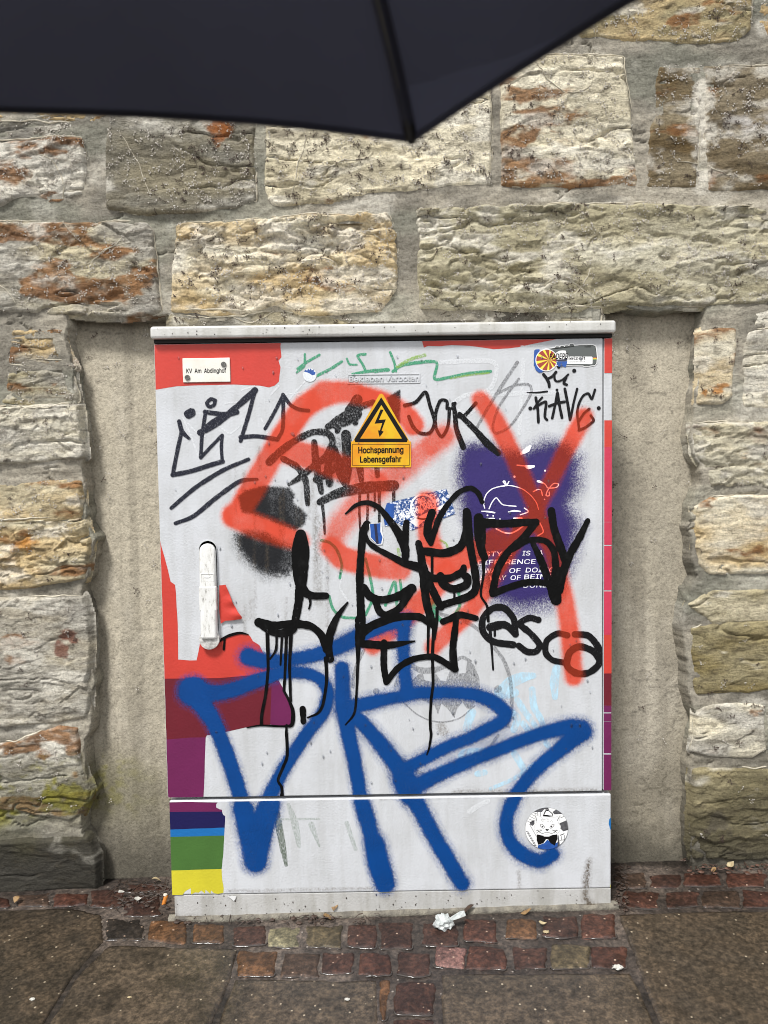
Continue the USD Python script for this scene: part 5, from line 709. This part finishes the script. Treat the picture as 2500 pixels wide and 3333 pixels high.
# ------------------------------------------------------------------ what the creeper left on the wall
def surf(x, z):
    i = np.clip(((x - HX0)/HS).astype(int), 0, hmap.shape[0] - 1); j = np.clip(((z - HZ0)/HS).astype(int), 0, hmap.shape[1] - 1); return hmap[i, j]
pad_v, pad_f = trimesh.creation.icosphere(0).vertices, trimesh.creation.icosphere(0).faces
def creeper(n, name, matname, label, dens, seed, stem, size):
    r = np.random.default_rng(seed); V = []; got = 0
    while got < n:
        x, z = r.uniform(-1.06, 1.06), r.uniform(.1, 2.4)
        if abs(x) < .55 and z < 1.47: continue
        nic = niche.contains(Point(x, z))
        if r.random() > dens(x, z)*(.42 if nic and seed == 12 else .2 if nic else 1) or vnoise(np.array([[x*6, z*6, seed]]), seed)[0] < (r.uniform(.2, .7) if seed == 12 else r.uniform(.1, .6)): continue
        got += 1; k = r.integers(3, 8); y0 = float(surf(np.array([x]), np.array([z]))[0]) - .001
        for a in r.uniform(0, 2*np.pi, k):
            L = r.uniform(.003, .012); e = np.array([x + L*math.cos(a), 0, z + L*math.sin(a)*.9]); e[1] = float(surf(e[0:1], e[2:3])[0]) - .0015; s_ = r.uniform(*size)
            mid = np.array([(x + e[0])/2 + r.normal(0, .001), min(y0, e[1]) - .002, (z + e[2])/2 + r.normal(0, .001)])
            V.append(tube([(x, y0, z), mid, e], stem, 3, False)); V.append((pad_v*[s_, s_*.6, s_] + e - [0, .0006, 0], pad_f))
    o = part(None, name, join(V), matname, False, kind='stuff'); tag(o, label, 'creeper remains')
paint('creeper_pale', srgb(206, 200, 190, .86), .8, srgb(160, 150, 136, .86), 90.); paint('creeper_dark', srgb(46, 36, 32), .85, srgb(84, 66, 56), 300.); paint('root_line', srgb(206, 198, 178, .85), .8, srgb(150, 140, 120, .85), 60.)
creeper(2400, 'creeper_pads_pale', 'creeper_pale', 'pale dried creeper pads dotted over the stone wall', lambda x, z: .10 + .8*(z > 1.42) + .35*(x < -.6)*(z > .9) + .5*((x < -.6) & (1.45 < z < 1.9)), 11, .00018, (.0010, .0022))
creeper(700, 'creeper_pads_dark', 'creeper_dark', 'dark brown dried creeper stems clinging to the stone wall', lambda x, z: .2 + .8*((abs(x) < .6) & (z < 2.1)) + .4*(x > 0)*(z > 1.6), 12, .00042, (.0011, .0020))
rl = []
for k, pg in enumerate(STP):
    b = pg.exterior; n = int(b.length/.006); pts = np.array([b.interpolate(i*.006).coords[0] for i in range(n)]); q3 = np.column_stack([pts, np.full(n, k)])
    pts = pts + .010*(np.stack([fbm(q3*30, 3, 5), fbm(q3*30, 3, 6)], 1) - .5); on = fbm(q3*[5, 5, 1], 2, 9) > (.40 if pts[:, 1].mean() > 1.5 else .55); run = []
    for i in range(n):
        ok = on[i] and abs(pts[i, 0]) < 1.1 and pts[i, 1] > .25 and not (abs(pts[i, 0]) < .56 and pts[i, 1] < 1.5)
        if ok: run.append((pts[i, 0], 0, pts[i, 1]))
        if (not ok or i == n - 1):
            if len(run) > 4:
                a = np.array(run); ys = surf(a[:, 0], a[:, 2]); a[:, 1] = np.convolve(np.pad(ys, 2, mode='edge'), np.ones(5)/5, 'valid') - .001; w = .0021*np.sin(np.linspace(.2, 2.9, len(a)))*(.5 + vnoise(a*60, 4)); rl.append(tube(a, np.maximum(w, .0004), 4, False))
            run = []
r = np.random.default_rng(5)
for k in range(26):                               # thin roots running across the stones
    x, z, a = r.uniform(-1.05, 1.05), r.uniform(1.55, 2.3), r.choice([0., 0., np.pi/2]) + r.normal(0, .25); run = []
    for i in range(int(r.uniform(12, 55))):
        run.append((x, 0, z)); a += r.normal(0, .16); x += .006*math.cos(a); z += .006*math.sin(a)
    a_ = np.array(run); a_[:, 1] = surf(a_[:, 0], a_[:, 2]) - .0008; rl.append(tube(a_, .0012*np.sin(np.linspace(.2, 2.9, len(a_))) + .0002, 4, False))
tag(part(None, 'creeper_roots', join(rl), 'root_line', False, kind='stuff'), 'thin whitish dead roots tracing the joints of the stone wall', 'creeper remains')

# ------------------------------------------------------------------ litter
def crumple(rad, seed, sq=(1, 1, .6)):
    s_ = trimesh.creation.icosphere(3); v = s_.vertices; d = np.abs(fbm(v*2.2, 3, seed) - .5)*2 + .5*np.abs(fbm(v*4.1, 2, seed + 3) - .5); return v*(.62 + .95*d)[:, None]*rad*np.asarray(sq), s_.faces
paint('paper_white', srgb(214, 217, 214, .8), .7, srgb(140, 146, 144, .8), 70.)
p = at_ground(*px('g8', [(258, 362)])[0]); paper = thing('crumpled_paper', 'crumpled white and silver paper scrap lying on the cobbles before the cabinet', 'paper', p)
ic = trimesh.creation.icosphere(2); rr_ = np.random.default_rng(3); v, f = ic.vertices*rr_.uniform(.62, 1.1, len(ic.vertices))[:, None]*[.026, .021, .021], ic.faces; v = v.copy(); v[:, 2] += .016; part(paper, 'paper_ball', (v, f), 'paper_white')
wing = np.array([(0, 0, 0), (.03, -.004, .012), (.045, .004, .026), (.036, .012, .02), (.014, .01, .008), (.048, .0, .016)]) + [.006, -.004, .018]; part(paper, 'paper_flap', (np.vstack([wing, wing + [0, .0006, .0004]]), np.array([[0, 1, 2], [0, 2, 3], [0, 3, 4], [1, 5, 2], [8, 7, 6], [9, 8, 6], [10, 9, 6], [8, 11, 7]])), 'paper_white')
def lie(p, L, rad, ang, matname, parent, name, tilt=0., sides=10):
    d = np.array([math.cos(ang)*math.cos(tilt), math.sin(ang)*math.cos(tilt), math.sin(tilt)]); return part(parent, name, tube([p - d*L/2, p - d*L*.2, p + d*L*.2, p + d*L/2], rad, sides), matname, 30)
paint('filter_orange', srgb(206, 132, 46), .7, srgb(170, 96, 34), 300.); paint('butt_paper', srgb(214, 206, 190), .7)
q0 = at_y(*px('c5', [(122, 1240)])[0], .0); q0 = at_ground(*px('c5', [(122, 1262)])[0]); butt = thing('cigarette_butt', 'orange cigarette butt leaning at the left foot of the cabinet', 'cigarette butt', q0)
lie(np.array([0, 0, .012]), .024, .0052, .5, 'filter_orange', butt, 'filter', 1.25); lie(np.array([.0012, .0008, .0255]), .004, .0050, .5, 'butt_paper', butt, 'paper_end', 1.25)
paint('dry_leaf', srgb(136, 108, 70), .7, srgb(96, 72, 44), 120.); paint('pale_leaf', srgb(180, 166, 132), .7, srgb(140, 120, 84), 120.); paint('brown_leaf', srgb(66, 48, 36), .6, srgb(34, 27, 22), 70.); paint('twig', srgb(92, 62, 46), .6, srgb(44, 32, 26), 60.); paint('petal_white', srgb(200, 197, 188, .8), .6)
def leaf(p, L, W, ang, up, matname, label, seed, group=None):
    n = 9; u = np.linspace(0, 1, n); w = W*np.sin(np.pi*u**.8)*(.8 + .4*vnoise(np.column_stack([u*7, np.full(n, seed), np.zeros(n)]), seed)); cz = L*.25*np.sin(u*3 + seed) + u*L*math.sin(up) + .004
    A = np.stack([u*L*math.cos(up), -w, cz + .25*w], 1); B = np.stack([u*L*math.cos(up), 0*w, cz], 1); C = np.stack([u*L*math.cos(up), w, cz + .3*w], 1); V = np.vstack([A, B, C]); F = []
    for k in range(n - 1): F += [(k, k+1, n+k+1), (k, n+k+1, n+k), (n+k, n+k+1, 2*n+k+1), (n+k, 2*n+k+1, 2*n+k)]
    R_ = np.array([[math.cos(ang), -math.sin(ang), 0], [math.sin(ang), math.cos(ang), 0], [0, 0, 1]]); V[:, 2] -= min(0, V[:, 2].min()); V = V @ R_.T; F = np.array(F); F = np.vstack([F, F[:, ::-1] + len(V)]); V = np.vstack([V, V - [0, 0, .0005]])
    return tag(part(None, 'fallen_leaf', (V + p, F), matname, True), label, 'leaf', group)
leaf(at_ground(*px('c5', [(1285, 1372)])[0]) + [0, .012, .006], .034, .011, 1.2, .9, 'dry_leaf', 'curled tan leaf standing against the cabinet foot, left of the paper scrap', 1)
leaf(at_ground(*px('c5', [(1215, 1385)])[0]) + [0, .006, .003], .030, .009, .1, .1, 'dry_leaf', 'flat tan leaf crumb beside the curled leaf at the cabinet foot', 2)
leaf(at_ground(*px('g8', [(668, 352)])[0]) + [0, 0, .008], .020, .006, -.2, .1, 'pale_leaf', 'small cream leaf on a maroon cobble right of the paper scrap', 3)
leaf(at_ground(*px('g8', [(590, 305)])[0]) + [0, 0, .004], .028, .007, .1, .05, 'dry_leaf', 'yellowish leaf sliver along the cabinet foot, above an orange cobble', 4)
leaf(at_ground(*px('g8', [(335, 303)])[0]) + [0, 0, .004], .034, .008, .1, .1, 'brown_leaf', 'brown leaf strip along the cabinet foot, right of the paper scrap', 5)
leaf(at_ground(*px('g7', [(62, 264)])[0]) + [0, 0, .006], .018, .009, 1.2, .3, 'dry_leaf', 'small ochre leaf at the far left edge by the cobble row', 6)
leaf(at_ground(*px('g7', [(655, 170)])[0]) + [0, 0, .006], .026, .004, .1, .05, 'pale_leaf', 'pale leaf strip under the niche left of the cabinet', 7)
leaf(at_ground(*px('g7', [(512, 238)])[0]) + [0, 0, .012], .018, .008, .6, .4, 'petal_white', 'white torn scrap on the debris left of the cabinet', 8)
leaf(at_ground(*px('g7', [(580, 256)])[0]) + [0, 0, .010], .020, .008, .2, .2, 'petal_white', 'small white scrap nearer the cabinet on the left debris', 9)
leaf(at_ground(*px('g8', [(1482, 112)])[0]) + [0, 0, .012], .022, .010, .2, .3, 'pale_leaf', 'cream leaf on the twigs under the right wall', 10)
leaf(at_ground(*px('g8', [(1415, 132)])[0]) + [0, 0, .010], .016, .006, .4, .1, 'dry_leaf', 'ochre leaf left of the cream leaf under the right wall', 11)
def pebble(c, p, s_, matname, label, seed):
    v, f = crumple(s_, seed, (1.3, .8, .5)); q = at_ground(*px(c, [p])[0]) + [0, 0, s_*.35 + .004]; tag(part(None, 'pebble', (v + q, f), matname, True), label, 'pebble')
pebble('g8', (1010, 541), .009, 'petal_white', 'white pebble at the corner of the last red cobble', 21); pebble('g8', (700, 386), .006, 'pale_leaf', 'pinkish pebble below the small cream leaf', 22); pebble('g7', (1500, 678), .0045, 'petal_white', 'white crumb on the middle paving slab', 23); pebble('g7', (140, 676), .0045, 'petal_white', 'white crumb on the left paving slab', 24); pebble('g7', (560, 668), .0035, 'pale_leaf', 'white crumb on the slab left of the cobble column', 25); pebble('g8', (1535, 92), .008, 'petal_white', 'white pebble among the twigs under the right wall', 26)
def debris(name, label, c, box_, n, seed, mats=('twig',)):
    r = np.random.default_rng(seed); V = []
    for k in range(n):
        q = at_ground(*px(c, [(r.uniform(box_[0], box_[1]), r.uniform(box_[2], box_[3]))])[0]); a = r.uniform(0, 2*np.pi); L = r.uniform(.008, .05)*(r.random() < .6) + .006; d = np.array([math.cos(a), math.sin(a), r.normal(0, .18)])*L/2; z = r.uniform(.004, .014)
        if r.random() < .6: V.append(tube([q + [0, 0, z] - d, q + [0, 0, z + .003], q + [0, 0, z] + d], r.uniform(.0005, .0013), 4))
        else: v, f = crumple(r.uniform(.003, .008), seed + k, (1.4, 1, .5)); V.append((v[::1] + q + [0, 0, z*.6], f)) if False else V.append((pad_v*[.006, .004, .0025]*r.uniform(.5, 1.6) + q + [0, 0, z*.6], pad_f))
    tag(part(None, name, join(V), mats[0], False, kind='stuff'), label, 'debris')
debris('leaf_litter', 'dark twigs and leaf crumbs heaped in the corner left of the cabinet', 'g7', (480, 730, 165, 290), 120, 31, ('brown_leaf',)); debris('leaf_litter', 'reddish brown twigs and needles lying under the right wall', 'g8', (1300, 1800, 70, 135), 150, 32); debris('leaf_litter', 'dark crumbs of soil beside the right foot of the cabinet', 'g8', (995, 1060, 95, 290), 90, 33, ('brown_leaf',)); debris('leaf_litter', 'loose grit and crumbs along the front foot of the cabinet', 'g7', (760, 1650, 318, 350), 80, 34, ('brown_leaf',))

# ------------------------------------------------------------------ the umbrella held over the viewer
UA, UPHI, UR, UD, US = np.array([-0.19085109, -1.96103151, 1.46042229]), 0.40046663, .50, .19596, .0324
def rib(az, rho):
    rho = np.asarray(rho, float)[..., None]; d = np.array([math.sin(az), math.cos(az), 0])
    return UA + d*UR*np.sin(rho*1.15)/math.sin(1.15) - np.array([0, 0, 1])*UD*(1 - np.cos(rho*1.15))/(1 - math.cos(1.15))
mat('black_cloth', {'g': ('geometry', {}), 'n': ('noise_texture', {'scale': 9., 'detail': 4.}), 'r': ('rgb_ramp', {'ramp': [(.3, srgb(44, 46, 58)), (.7, srgb(68, 71, 90))]}), 'wv': ('noise_texture', {'scale': 1500.}), 'b': ('bump', {'strength': .5, 'distance': .0004}), 'p': ('principled_bsdf', {'roughness': .7, 'specular_ior_level': .3, 'sheen_weight': .3}),
                    't': ('translucent_bsdf', {'color': srgb(90, 92, 110)}), 'mx': ('mix_closure', {'fac': .15})}, [('g.position', 'n.vector'), ('n.fac', 'r.fac'), ('r.color', 'p.base_color'), ('g.position', 'wv.vector'), ('wv.fac', 'b.height'), ('b.normal', 'p.normal'), ('p.BSDF', 'mx.closure1'), ('t.BSDF', 'mx.closure2')], 'mx.closure')
paint('umbrella_rib', srgb(112, 112, 98), .4, srgb(92, 92, 80), 40.); paint('umbrella_metal', srgb(60, 60, 62), .3, metallic=.8); paint('handle_black', srgb(20, 20, 20), .4)
um = thing('umbrella', 'open black umbrella hanging into the top of the view, one rib tip pointing down', 'umbrella', UA - [0, 0, .72]); off = UA - np.array([0, 0, .72])
for k in range(8):
    a0, a1 = UPHI + k*np.pi/4, UPHI + (k+1)*np.pi/4; T, RH = np.meshgrid(np.linspace(0, 1, 25), np.linspace(.01, 1, 40), indexing='ij'); RH = RH*(1 - US*4*T*(1 - T)); A, B = rib(a0, RH.ravel()), rib(a1, RH.ravel()); t = T.ravel()[:, None]
    v = A + (B - A)*t; v[:, 2] -= (.012*4*t*(1 - t)*RH.ravel()[:, None]*np.sin(np.minimum(RH.ravel()[:, None]/.97, 1)*np.pi))[:, 0]; v[:, 2] += .011*(fbm(np.column_stack([t[:, 0]*9, RH.ravel()*2.2 + t[:, 0]*2, np.full(len(t), k)]), 3, 3) - .5)*(4*t[:, 0]*(1 - t[:, 0]))*(1 - RH.ravel()**10)
    f = grid_faces(np.ones((24, 39), bool)); part(um, 'canopy_panel', (v - off, f), 'black_cloth', True)
    hem = v.reshape(25, 40, 3)[:, -1] - off; part(um, 'hem', tube(hem, .0014, 6), 'black_cloth', True)
    rr = np.linspace(.03, .985, 30); L = rib(a0, rr) - off - [0, 0, .0024]; part(um, 'rib', tube(L, .0016, 8), 'umbrella_rib', True); e_ = rib(a0, np.array([.965, .985, .998, 1.002])) - off - [0, 0, .001]; part(um, 'rib_tip', tube(e_, [.0022, .0028, .0026, .0012], 10), 'handle_black', True); part(um, 'rib_seam', tube(L + [0, 0, .0016], .0030, 6), 'black_cloth', True)
    part(um, 'stretcher', tube([np.array([0, 0, .72 - .17]), L[15]], .0016, 5), 'umbrella_metal', True)
part(um, 'shaft', tube([(0, 0, .06), (0, 0, .4), (0, 0, .735)], .0055, 10), 'umbrella_metal', True); part(um, 'runner', tube([(0, 0, .72 - .20), (0, 0, .72 - .15)], .011, 12), 'handle_black', 30); part(um, 'ferrule', tube([(0, 0, .72), (0, 0, .76), (0, 0, .79)], [.009, .006, .003], 10), 'handle_black', True)
part(um, 'handle', tube([(0, 0, .11)] + [(0, -.035 + .035*math.cos(t), .035 - .035*math.sin(t)) for t in np.linspace(0, np.pi, 12)] + [(0, -.07, .06)], .011, 12), 'handle_black', True)
